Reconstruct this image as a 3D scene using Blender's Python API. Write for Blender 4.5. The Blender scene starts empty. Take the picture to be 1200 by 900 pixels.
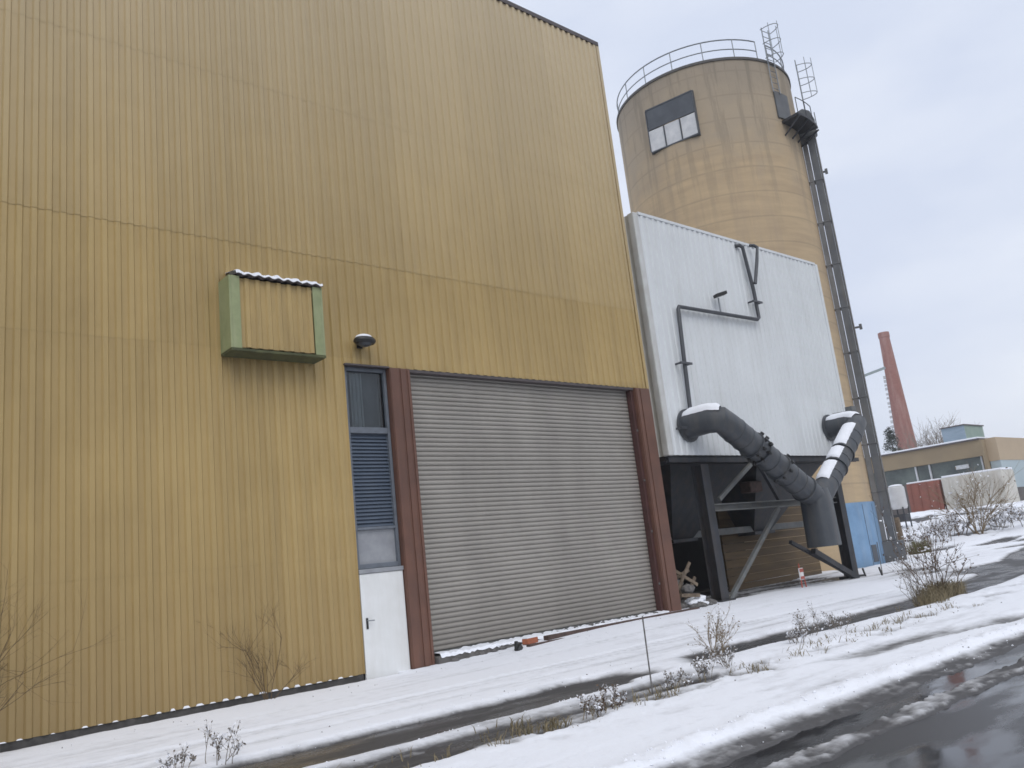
import bpy, bmesh, math, random
import numpy as np
from mathutils import Vector, Matrix
random.seed(7); np.random.seed(7)
sc = bpy.context.scene
col = sc.collection
rad = math.radians

# ------------------------------------------------------------------ camera
cd = bpy.data.cameras.new('camera'); cam = bpy.data.objects.new('camera', cd); col.objects.link(cam)
cd.sensor_width = 36; cd.lens = 29.71; cd.clip_start = .1; cd.clip_end = 3000
CR = Vector((0.75466, -0.646884, -0.109677)); CU = Vector((-0.057321, -0.231525, 0.971139)); CF = Vector((0.653607, 0.726593, 0.211802))
M = Matrix((CR, CU, -CF)).transposed().to_4x4(); M.translation = (0, 0, 1.7)
cam.matrix_world = M
sc.camera = cam

# ------------------------------------------------------------------ sky and sun (overcast winter day)
SUN_EL, SUN_AZ = 48, 205      # degrees, azimuth from +Y clockwise: behind the camera
w = bpy.data.worlds.new('World'); sc.world = w; w.use_nodes = True
nt = w.node_tree; N = nt.nodes; Lk = nt.links
bg = N['Background']; bg.inputs['Strength'].default_value = .1
sky = N.new('ShaderNodeTexSky'); sky.sky_type = 'NISHITA'; sky.sun_disc = False
sky.sun_elevation = rad(SUN_EL); sky.sun_rotation = rad(SUN_AZ); sky.air_density = 1; sky.dust_density = 3
tc = N.new('ShaderNodeTexCoord')
mp = N.new('ShaderNodeMapping'); mp.inputs['Scale'].default_value = (1.0, 1.0, 2.6)
n1 = N.new('ShaderNodeTexNoise'); n1.inputs['Scale'].default_value = 1.7; n1.inputs['Detail'].default_value = 5; n1.inputs['Roughness'].default_value = .5
rp = N.new('ShaderNodeValToRGB')
rp.color_ramp.elements[0].position = .36; rp.color_ramp.elements[0].color = (7.3, 8.0, 9.6, 1)
rp.color_ramp.elements[1].position = .66; rp.color_ramp.elements[1].color = (9.9, 10.3, 11.1, 1)
mx = N.new('ShaderNodeMix'); mx.data_type = 'RGBA'; mx.inputs[0].default_value = .93
Lk.new(tc.outputs['Generated'], mp.inputs[0]); Lk.new(mp.outputs[0], n1.inputs['Vector'])
Lk.new(n1.outputs[0], rp.inputs[0]); Lk.new(sky.outputs[0], mx.inputs[6]); Lk.new(rp.outputs[0], mx.inputs[7])
Lk.new(mx.outputs[2], bg.inputs[0])

sd = bpy.data.lights.new('sun', 'SUN'); sd.energy = 1.1; sd.angle = rad(40); sd.color = (1, .97, .93)
sun = bpy.data.objects.new('sun', sd); col.objects.link(sun)
sdir = Vector((math.sin(rad(SUN_AZ)) * math.cos(rad(SUN_EL)), math.cos(rad(SUN_AZ)) * math.cos(rad(SUN_EL)), math.sin(rad(SUN_EL))))
sun.rotation_euler = (sdir).to_track_quat('Z', 'Y').to_euler()
sun.location = (0, -20, 40)
sc.view_settings.view_transform = 'Standard'; sc.view_settings.look = 'None'
sc.view_settings.exposure = 0.0; sc.view_settings.gamma = 1; sc.view_settings.use_curve_mapping = False
sc.render.engine = 'CYCLES'
sc.cycles.use_denoising = True
sc.cycles.filter_width = 1.6
sc.cycles.max_bounces = 6

# ------------------------------------------------------------------ materials
def mat(name, c1, c2=None, rough=.6, metal=0., scale=3., streak=0, dirt=None, dirt_amt=.5, bump=0., bscale=60, spec=.5, stretch=(1, 1, 1), detail=6, contrast=(.35, .65)):
    """Principled with a two-colour mottle, optional vertical run-off streaks of colour 'dirt' and a fine bump."""
    m = bpy.data.materials.new(name); m.use_nodes = True
    t = m.node_tree; n = t.nodes; l = t.links; p = n['Principled BSDF']
    p.inputs['Roughness'].default_value = rough; p.inputs['Metallic'].default_value = metal
    p.inputs['Specular IOR Level'].default_value = spec
    c2 = c2 or tuple(x * .75 for x in c1)
    co = n.new('ShaderNodeTexCoord'); ma = n.new('ShaderNodeMapping'); ma.inputs['Scale'].default_value = stretch
    l.new(co.outputs['Object'], ma.inputs[0])
    no = n.new('ShaderNodeTexNoise'); no.inputs['Scale'].default_value = scale; no.inputs['Detail'].default_value = detail; no.inputs['Roughness'].default_value = .6
    l.new(ma.outputs[0], no.inputs['Vector'])
    mr = n.new('ShaderNodeMapRange'); mr.inputs[1].default_value = contrast[0]; mr.inputs[2].default_value = contrast[1]
    l.new(no.outputs[0], mr.inputs[0])
    mix = n.new('ShaderNodeMix'); mix.data_type = 'RGBA'
    mix.inputs[6].default_value = (*c1, 1); mix.inputs[7].default_value = (*c2, 1)
    l.new(mr.outputs[0], mix.inputs[0]); out = mix.outputs[2]
    if dirt:
        ms = n.new('ShaderNodeMapping'); ms.inputs['Scale'].default_value = (streak, streak, .12 * streak)
        l.new(co.outputs['Object'], ms.inputs[0])
        ns = n.new('ShaderNodeTexNoise'); ns.inputs['Scale'].default_value = 1; ns.inputs['Detail'].default_value = 5; ns.inputs['Roughness'].default_value = .65
        l.new(ms.outputs[0], ns.inputs['Vector'])
        mr2 = n.new('ShaderNodeMapRange'); mr2.inputs[1].default_value = .45; mr2.inputs[2].default_value = .8; mr2.inputs[4].default_value = dirt_amt
        l.new(ns.outputs[0], mr2.inputs[0])
        mx2 = n.new('ShaderNodeMix'); mx2.data_type = 'RGBA'; mx2.inputs[7].default_value = (*dirt, 1)
        l.new(mr2.outputs[0], mx2.inputs[0]); l.new(out, mx2.inputs[6]); out = mx2.outputs[2]
    l.new(out, p.inputs['Base Color'])
    if bump:
        nb = n.new('ShaderNodeTexNoise'); nb.inputs['Scale'].default_value = bscale; nb.inputs['Detail'].default_value = 4
        l.new(co.outputs['Object'], nb.inputs['Vector'])
        bp = n.new('ShaderNodeBump'); bp.inputs['Strength'].default_value = bump; bp.inputs['Distance'].default_value = .02
        l.new(nb.outputs[0], bp.inputs['Height']); l.new(bp.outputs[0], p.inputs['Normal'])
    return m

def add_height_band(m, z0, z1, colr, amt=1., wob=2.0):
    """Mix a colour in above z1 with a ragged edge (painted sheen and haze on upper cladding, soot and lichen at a tower's head)."""
    t = m.node_tree; n = t.nodes; l = t.links; p = n['Principled BSDF']
    src = p.inputs['Base Color'].links[0].from_socket
    co = n.new('ShaderNodeTexCoord'); sx = n.new('ShaderNodeSeparateXYZ'); l.new(co.outputs['Object'], sx.inputs[0])
    no = n.new('ShaderNodeTexNoise'); no.inputs['Scale'].default_value = .45; no.inputs['Detail'].default_value = 7; no.inputs['Roughness'].default_value = .65
    l.new(co.outputs['Object'], no.inputs['Vector'])
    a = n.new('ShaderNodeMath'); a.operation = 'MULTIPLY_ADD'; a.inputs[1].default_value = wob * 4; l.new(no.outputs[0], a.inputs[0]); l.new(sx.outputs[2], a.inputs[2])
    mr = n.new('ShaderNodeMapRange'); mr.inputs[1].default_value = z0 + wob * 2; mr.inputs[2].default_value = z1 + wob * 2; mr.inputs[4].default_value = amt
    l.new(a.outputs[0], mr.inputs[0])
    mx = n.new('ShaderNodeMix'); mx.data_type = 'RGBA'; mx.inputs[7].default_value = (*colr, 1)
    l.new(mr.outputs[0], mx.inputs[0]); l.new(src, mx.inputs[6]); l.new(mx.outputs[2], p.inputs['Base Color'])

MT = {}
MT['yellow'] = mat('ochre_sheet', (.44, .315, .13), (.39, .277, .112), rough=.5, scale=.35, streak=3.2, dirt=(.25, .175, .075), dirt_amt=.45)
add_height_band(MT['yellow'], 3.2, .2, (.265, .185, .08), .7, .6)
MT['yellow_up'] = mat('ochre_sheet_upper', (.45, .325, .14), (.405, .29, .122), rough=.42, scale=.3, streak=2.6, dirt=(.27, .2, .1), dirt_amt=.45)
add_height_band(MT['yellow_up'], 8, 16, (.53, .43, .275), .95, .6)  # paler toward the roof: sky sheen and haze mixed into the sheet colour
MT['yellow_box'] = mat('ochre_sheet_box', (.45, .32, .13), (.39, .275, .11), rough=.5, scale=.9, streak=6, dirt=(.24, .172, .077), dirt_amt=.5)
def add_sheet_tone(m, width, amt):
    """Every cladding sheet came from the works, and faded, a little differently."""
    t = m.node_tree; n = t.nodes; l = t.links; p = n['Principled BSDF']; src = p.inputs['Base Color'].links[0].from_socket
    co = n.new('ShaderNodeTexCoord'); sx = n.new('ShaderNodeSeparateXYZ'); l.new(co.outputs['Object'], sx.inputs[0])
    d = n.new('ShaderNodeMath'); d.operation = 'DIVIDE'; d.inputs[1].default_value = width; l.new(sx.outputs[0], d.inputs[0])
    f = n.new('ShaderNodeMath'); f.operation = 'FLOOR'; l.new(d.outputs[0], f.inputs[0])
    z = n.new('ShaderNodeMath'); z.operation = 'GREATER_THAN'; z.inputs[1].default_value = 6.1; l.new(sx.outputs[2], z.inputs[0])
    a = n.new('ShaderNodeMath'); a.operation = 'MULTIPLY_ADD'; a.inputs[1].default_value = 37.3; l.new(z.outputs[0], a.inputs[0]); l.new(f.outputs[0], a.inputs[2])
    w_ = n.new('ShaderNodeTexWhiteNoise'); w_.noise_dimensions = '1D'; l.new(a.outputs[0], w_.inputs['W'])
    r = n.new('ShaderNodeMapRange'); r.inputs[3].default_value = 1 - amt; r.inputs[4].default_value = 1 + amt; l.new(w_.outputs[0], r.inputs[0])
    h = n.new('ShaderNodeHueSaturation'); l.new(r.outputs[0], h.inputs['Value']); l.new(src, h.inputs['Color']); l.new(h.outputs[0], p.inputs['Base Color'])
    nb = n.new('ShaderNodeTexNoise'); nb.inputs['Scale'].default_value = .9; nb.inputs['Detail'].default_value = 3; l.new(co.outputs['Object'], nb.inputs['Vector'])
    bp = n.new('ShaderNodeBump'); bp.inputs['Strength'].default_value = .25; bp.inputs['Distance'].default_value = .15; l.new(nb.outputs[0], bp.inputs['Height']); l.new(bp.outputs[0], p.inputs['Normal'])
add_sheet_tone(MT['yellow'], 1.05, .055); add_sheet_tone(MT['yellow_up'], 1.05, .045)
MT['trim'] = mat('dark_trim', (.09, .075, .075), rough=.55, scale=4)
MT['plinth'] = mat('bitumen_plinth', (.05, .047, .045), (.09, .085, .08), rough=.85, scale=6, bump=.3)
MT['red_brown'] = mat('red_brown_steel', (.155, .072, .047), (.115, .055, .038), rough=.55, scale=1.5, streak=5, dirt=(.08, .045, .035), dirt_amt=.6)
MT['reveal'] = mat('maroon_reveal', (.075, .03, .026), rough=.6)
MT['shutter'] = mat('galvanised_slats', (.345, .322, .29), (.3, .28, .252), rough=.5, metal=.15, scale=.9, streak=1.3, dirt=(.2, .185, .165), dirt_amt=.4)
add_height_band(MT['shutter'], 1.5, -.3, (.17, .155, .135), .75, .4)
MT['blue_frame'] = mat('grey_blue_frame', (.15, .17, .2), rough=.5, scale=5)
MT['louvre'] = mat('blue_slats', (.075, .1, .14), (.09, .115, .155), rough=.5, scale=4)
MT['pale_panel'] = mat('dull_panel', (.34, .35, .37), (.24, .25, .27), rough=.35, scale=2.2)
MT['curtain'] = mat('pale_cloth', (.5, .5, .5), (.1, .1, .1), rough=.8, scale=3, stretch=(1.6, 1, .3))
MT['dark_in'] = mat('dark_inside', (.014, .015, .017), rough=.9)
MT['door'] = mat('white_door_paint', (.76, .77, .77), (.71, .72, .71), rough=.4, scale=2.5, streak=3, dirt=(.5, .47, .42), dirt_amt=.35)
MT['black'] = mat('black_plastic', (.018, .018, .018), rough=.4)
MT['green'] = mat('green_steel', (.3, .335, .17), (.225, .26, .13), rough=.55, scale=3, streak=6, dirt=(.36, .36, .22), dirt_amt=.8)
MT['green_dark'] = mat('dark_green_steel', (.1, .105, .045), (.06, .065, .03), rough=.8, scale=5)  # darker green than the side panels
MT['white'] = mat('white_cladding', (.69, .715, .73), (.65, .675, .69), rough=.42, scale=.4, streak=2.5, dirt=(.5, .5, .48), dirt_amt=.4)
MT['white_trim'] = mat('white_corner_trim', (.6, .61, .6), (.5, .5, .48), rough=.5, scale=2, streak=3, dirt=(.36, .34, .3), dirt_amt=.6)
MT['duct'] = mat('slate_duct_paint', (.062, .07, .08), (.048, .054, .064), rough=.45, scale=2, streak=5, dirt=(.13, .12, .105), dirt_amt=.6, bump=.12, bscale=5)
MT['steel_dark'] = mat('blue_black_steel', (.026, .03, .04), (.018, .02, .024), rough=.55, scale=3, streak=5, dirt=(.09, .065, .045), dirt_amt=.5)
MT['steel_grey'] = mat('grey_steel', (.135, .145, .145), (.095, .1, .1), rough=.55, scale=3, streak=5, dirt=(.2, .15, .1), dirt_amt=.45)
MT['pipe'] = mat('pipe_dark_paint', (.07, .075, .085), rough=.5, scale=3)
MT['galv'] = mat('galvanised', (.3, .32, .34), (.22, .24, .26), rough=.5, metal=.5, scale=4)
MT['elev'] = mat('elevator_casing', (.125, .135, .145), (.085, .09, .1), rough=.55, scale=1.5, streak=4, dirt=(.17, .15, .12), dirt_amt=.6)
MT['elev_light'] = mat('elevator_casing_pale', (.2, .2, .2), (.14, .14, .14), rough=.55, scale=1.5, streak=4, dirt=(.12, .09, .07), dirt_amt=.6)
MT['silo'] = mat('tan_render', (.53, .4, .245), (.44, .33, .21), rough=.85, scale=1.1, streak=1.3, dirt=(.38, .295, .21), dirt_amt=.75, bump=.25, bscale=14, stretch=(.35, .35, 2.6))
add_height_band(MT['silo'], 17.5, 21, (.39, .32, .235), .9, 2.6)
add_height_band(MT['silo'], 21.4, 23.4, (.3, .255, .2), .75, 1.4)
def add_runs(m, z0, z1, colr, amt):
    """sharp dark run-off stains below a roof edge and faint pour joints round a concrete shell"""
    t = m.node_tree; n = t.nodes; l = t.links; p = n['Principled BSDF']; src = p.inputs['Base Color'].links[0].from_socket
    co = n.new('ShaderNodeTexCoord'); ma = n.new('ShaderNodeMapping'); ma.inputs['Scale'].default_value = (2.2, 2.2, .16); l.new(co.outputs['Object'], ma.inputs[0])
    no = n.new('ShaderNodeTexNoise'); no.inputs['Scale'].default_value = 1; no.inputs['Detail'].default_value = 6; no.inputs['Roughness'].default_value = .7; l.new(ma.outputs[0], no.inputs['Vector'])
    a = n.new('ShaderNodeMapRange'); a.inputs[1].default_value = .52; a.inputs[2].default_value = .6; l.new(no.outputs[0], a.inputs[0])
    sx = n.new('ShaderNodeSeparateXYZ'); l.new(co.outputs['Object'], sx.inputs[0])
    b = n.new('ShaderNodeMapRange'); b.inputs[1].default_value = z0; b.inputs[2].default_value = z1; b.inputs[4].default_value = amt; l.new(sx.outputs[2], b.inputs[0])
    c = n.new('ShaderNodeMath'); c.operation = 'MULTIPLY'; l.new(a.outputs[0], c.inputs[0]); l.new(b.outputs[0], c.inputs[1])
    fr = n.new('ShaderNodeMath'); fr.operation = 'PINGPONG'; fr.inputs[1].default_value = .6; l.new(sx.outputs[2], fr.inputs[0])
    j = n.new('ShaderNodeMapRange'); j.inputs[1].default_value = .02; j.inputs[2].default_value = .05; j.inputs[3].default_value = .28; j.inputs[4].default_value = 0; l.new(fr.outputs[0], j.inputs[0])
    k = n.new('ShaderNodeMath'); k.operation = 'MAXIMUM'; l.new(c.outputs[0], k.inputs[0]); l.new(j.outputs[0], k.inputs[1])
    mx = n.new('ShaderNodeMix'); mx.data_type = 'RGBA'; mx.inputs[7].default_value = (*colr, 1); l.new(k.outputs[0], mx.inputs[0]); l.new(src, mx.inputs[6]); l.new(mx.outputs[2], p.inputs['Base Color'])
add_runs(MT["silo"], 14, 23.3, (.2, .17, .13), .55)
MT['silo_rim'] = mat('roof_edge', (.11, .105, .1), rough=.7)
MT['slate'] = mat('slate_panel', (.085, .095, .11), (.06, .068, .08), rough=.4, scale=1.6)
MT['white_plate'] = mat('white_window_panel', (.66, .665, .67), (.52, .53, .55), rough=.4, scale=2.5)
MT['blue_pan'] = mat('light_blue_steel', (.2, .34, .52), (.15, .27, .43), rough=.5, scale=1.4, streak=3, dirt=(.3, .36, .42), dirt_amt=.6)
add_sheet_tone(MT['white'], 1.0, .02)
MT['concrete'] = mat('wet_concrete', (.16, .15, .14), (.1, .095, .09), rough=.8, scale=4, bump=.4)
MT['brick'] = mat('hazed_brick', (.3, .14, .115), (.24, .11, .09), rough=.9, scale=4, streak=2, dirt=(.4, .27, .24), dirt_amt=.8)  # red muted and paled to stand for haze over the distance
MT['brickbit'] = mat('broken_brick', (.4, .13, .06), (.28, .1, .06), rough=.9, scale=10)
MT['rubble'] = mat('grey_rubble', (.19, .18, .175), (.08, .078, .076), rough=.9, scale=9, bump=.5)
MT['wood'] = mat('grey_wood', (.2, .155, .11), (.1, .075, .055), rough=.85, scale=8)
MT['shade_boards'] = mat('shade_brown_boards', (.135, .088, .04), (.075, .05, .026), rough=.8, scale=1.2, stretch=(.5, 1, 5), streak=2, dirt=(.1, .07, .045), dirt_amt=.6)  # brown taken down so the colour carries the shade under the deck
MT['rust'] = mat('rusty_rail', (.1, .06, .05), (.055, .036, .03), rough=.75, scale=8)
MT['far_tan'] = mat('far_tan_wall', (.29, .225, .14), (.25, .195, .125), rough=.8, scale=.4)
MT['far_tan2'] = mat('far_ochre_wall', (.44, .345, .235), (.4, .31, .215), rough=.8, scale=.4)
MT['far_blue'] = mat('far_blue_wall', (.39, .46, .48), (.35, .42, .45), rough=.7, scale=.4)
MT['far_base'] = mat('far_dark_base', (.13, .115, .11), rough=.8, scale=1)
MT['far_glass'] = mat('far_window', (.06, .075, .075), (.14, .17, .155), rough=.12, scale=.5)
MT['far_white'] = mat('far_white_frame', (.62, .64, .66), rough=.5)
MT['far_grey'] = mat('far_grey_blue_sheet', (.27, .34, .41), (.22, .29, .35), rough=.6, scale=1, stretch=(1, 1, 5))
MT['far_green'] = mat('far_green_grey_sheet', (.25, .32, .27), (.2, .27, .23), rough=.6, scale=1)
MT['cont_red'] = mat('red_container_paint', (.27, .095, .065), (.21, .075, .055), rough=.6, scale=1.3, streak=2, dirt=(.15, .06, .045), dirt_amt=.5)
MT['cont_white'] = mat('white_container_paint', (.6, .58, .53), (.48, .46, .41), rough=.6, scale=1, streak=2, dirt=(.36, .28, .2), dirt_amt=.5)
MT['tank'] = mat('white_tank', (.6, .6, .6), (.5, .5, .5), rough=.5, scale=2)
MT['twig'] = mat('brown_twig', (.14, .095, .06), (.085, .058, .04), rough=.85, scale=20)
MT['twig_wall'] = mat('ochre_twig', (.12, .078, .036), (.085, .056, .03), rough=.85, scale=20)
MT['twig_pale'] = mat('straw_twig', (.26, .2, .12), (.15, .105, .06), rough=.85, scale=20)
MT['twig_grey'] = mat('grey_twig', (.23, .2, .165), (.15, .125, .105), rough=.85, scale=20)
MT['bark'] = mat('bark', (.09, .075, .06), rough=.9, scale=12)
MT['needle'] = mat('conifer_needles', (.03, .045, .03), (.05, .06, .045), rough=.8, scale=4)
MT['leaf'] = mat('dull_green_leaf', (.1, .11, .04), (.15, .12, .05), rough=.8, scale=9)
MT['straw'] = mat('straw_grass', (.25, .2, .12), (.14, .12, .07), rough=.85, scale=10)
MT['post_red'] = mat('red_paint', (.45, .1, .07), rough=.5)
MT['post_white'] = mat('white_paint', (.8, .8, .8), (.7, .7, .7), rough=.5)
MT['lamp_glass'] = mat('lamp_glass', (.3, .3, .29), rough=.15)

def glass_mat():
    m = bpy.data.materials.new('window_glass'); m.use_nodes = True
    t = m.node_tree; n = t.nodes; l = t.links
    for x in list(n):
        if x.type == 'BSDF_PRINCIPLED': n.remove(x)
    o = [x for x in n if x.type == 'OUTPUT_MATERIAL'][0]
    g = n.new('ShaderNodeBsdfGlossy'); g.inputs['Roughness'].default_value = .06
    tr = n.new('ShaderNodeBsdfTransparent'); tr.inputs[0].default_value = (.62, .66, .68, 1)
    fr = n.new('ShaderNodeFresnel'); fr.inputs[0].default_value = 1.5
    mxs = n.new('ShaderNodeMixShader'); l.new(fr.outputs[0], mxs.inputs[0]); l.new(tr.outputs[0], mxs.inputs[1]); l.new(g.outputs[0], mxs.inputs[2])
    l.new(mxs.outputs[0], o.inputs[0]); return m
MT['glass'] = glass_mat()

def snow_mat(use_depth):
    m = bpy.data.materials.new('snow'); m.use_nodes = True
    t = m.node_tree; n = t.nodes; l = t.links; p = n['Principled BSDF']
    p.inputs['Roughness'].default_value = .75; p.inputs['Specular IOR Level'].default_value = .25
    co = n.new('ShaderNodeTexCoord')
    nb = n.new('ShaderNodeTexNoise'); nb.inputs['Scale'].default_value = 14; nb.inputs['Detail'].default_value = 8; nb.inputs['Roughness'].default_value = .65
    l.new(co.outputs['Object'], nb.inputs['Vector'])
    bp = n.new('ShaderNodeBump'); bp.inputs['Strength'].default_value = .4; bp.inputs['Distance'].default_value = .03
    l.new(nb.outputs[0], bp.inputs['Height']); l.new(bp.outputs[0], p.inputs['Normal'])
    if not use_depth:
        p.inputs['Base Color'].default_value = (.83, .85, .9, 1); return m
    at = n.new('ShaderNodeAttribute'); at.attribute_name = 'snow_depth'
    n2 = n.new('ShaderNodeTexNoise'); n2.inputs['Scale'].default_value = 5; n2.inputs['Detail'].default_value = 8; n2.inputs['Roughness'].default_value = .7
    l.new(co.outputs['Object'], n2.inputs['Vector'])
    m3 = n.new('ShaderNodeMapping'); m3.inputs['Scale'].default_value = (.45, 3.2, 1); l.new(co.outputs['Object'], m3.inputs[0])
    n3 = n.new('ShaderNodeTexNoise'); n3.inputs['Scale'].default_value = 1.3; n3.inputs['Detail'].default_value = 7; n3.inputs['Roughness'].default_value = .6; l.new(m3.outputs[0], n3.inputs['Vector'])
    a0_ = n.new('ShaderNodeMath'); a0_.operation = 'MULTIPLY_ADD'; a0_.inputs[1].default_value = .06; l.new(n3.outputs[0], a0_.inputs[0]); l.new(at.outputs['Fac'], a0_.inputs[2])
    a1_ = n.new('ShaderNodeMath'); a1_.operation = 'SUBTRACT'; a1_.inputs[1].default_value = .03; l.new(a0_.outputs[0], a1_.inputs[0])
    a = n.new('ShaderNodeMath'); a.operation = 'MULTIPLY_ADD'; a.inputs[1].default_value = .045; l.new(n2.outputs[0], a.inputs[0]); l.new(a1_.outputs[0], a.inputs[2])
    r = n.new('ShaderNodeValToRGB'); e = r.color_ramp.elements
    e[0].position = .014; e[0].color = (.085, .083, .085, 1)
    e[1].position = .078; e[1].color = (.83, .85, .9, 1)
    k = e.new(.030); k.color = (.27, .27, .275, 1)
    k = e.new(.050); k.color = (.6, .61, .64, 1)
    l.new(a.outputs[0], r.inputs[0]); l.new(r.outputs[0], p.inputs['Base Color'])
    return m
MT['snow'] = snow_mat(True); MT['snow_cap'] = snow_mat(False)

def asphalt_mat(name, wet):
    m = bpy.data.materials.new(name); m.use_nodes = True
    t = m.node_tree; n = t.nodes; l = t.links; p = n['Principled BSDF']
    co = n.new('ShaderNodeTexCoord')
    mp_ = n.new('ShaderNodeMapping'); mp_.inputs['Scale'].default_value = (.5, 1.3, 1); l.new(co.outputs['Object'], mp_.inputs[0])
    big = n.new('ShaderNodeTexNoise'); big.inputs['Scale'].default_value = .9; big.inputs['Detail'].default_value = 6; big.inputs['Roughness'].default_value = .55
    l.new(mp_.outputs[0], big.inputs['Vector'])
    fine = n.new('ShaderNodeTexNoise'); fine.inputs['Scale'].default_value = 90; fine.inputs['Detail'].default_value = 3
    l.new(co.outputs['Object'], fine.inputs['Vector'])
    c = n.new('ShaderNodeMix'); c.data_type = 'RGBA'
    c.inputs[6].default_value = (.022, .022, .024, 1) if wet else (.034, .033, .034, 1)
    c.inputs[7].default_value = (.055, .054, .056, 1) if wet else (.075, .073, .074, 1)
    l.new(fine.outputs[0], c.inputs[0]); l.new(c.outputs[2], p.inputs['Base Color'])
    p.inputs['IOR'].default_value = 1.33 if wet else 1.45
    mr = n.new('ShaderNodeMapRange'); mr.inputs[1].default_value = .45; mr.inputs[2].default_value = .56
    mr.inputs[3].default_value = .04 if wet else .25; mr.inputs[4].default_value = .34 if wet else .6
    l.new(big.outputs[0], mr.inputs[0]); l.new(mr.outputs[0], p.inputs['Roughness'])
    ms = n.new('ShaderNodeMapRange'); ms.inputs[1].default_value = .45; ms.inputs[2].default_value = .6
    ms.inputs[3].default_value = .03 if wet else .3; ms.inputs[4].default_value = .35 if wet else .6
    l.new(big.outputs[0], ms.inputs[0])
    bp = n.new('ShaderNodeBump'); bp.inputs['Distance'].default_value = .006; l.new(ms.outputs[0], bp.inputs['Strength'])
    l.new(fine.outputs[0], bp.inputs['Height']); l.new(bp.outputs[0], p.inputs['Normal'])
    return m
MT['wet'] = asphalt_mat('wet_asphalt', True); MT['asphalt'] = asphalt_mat('damp_asphalt', False)

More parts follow.
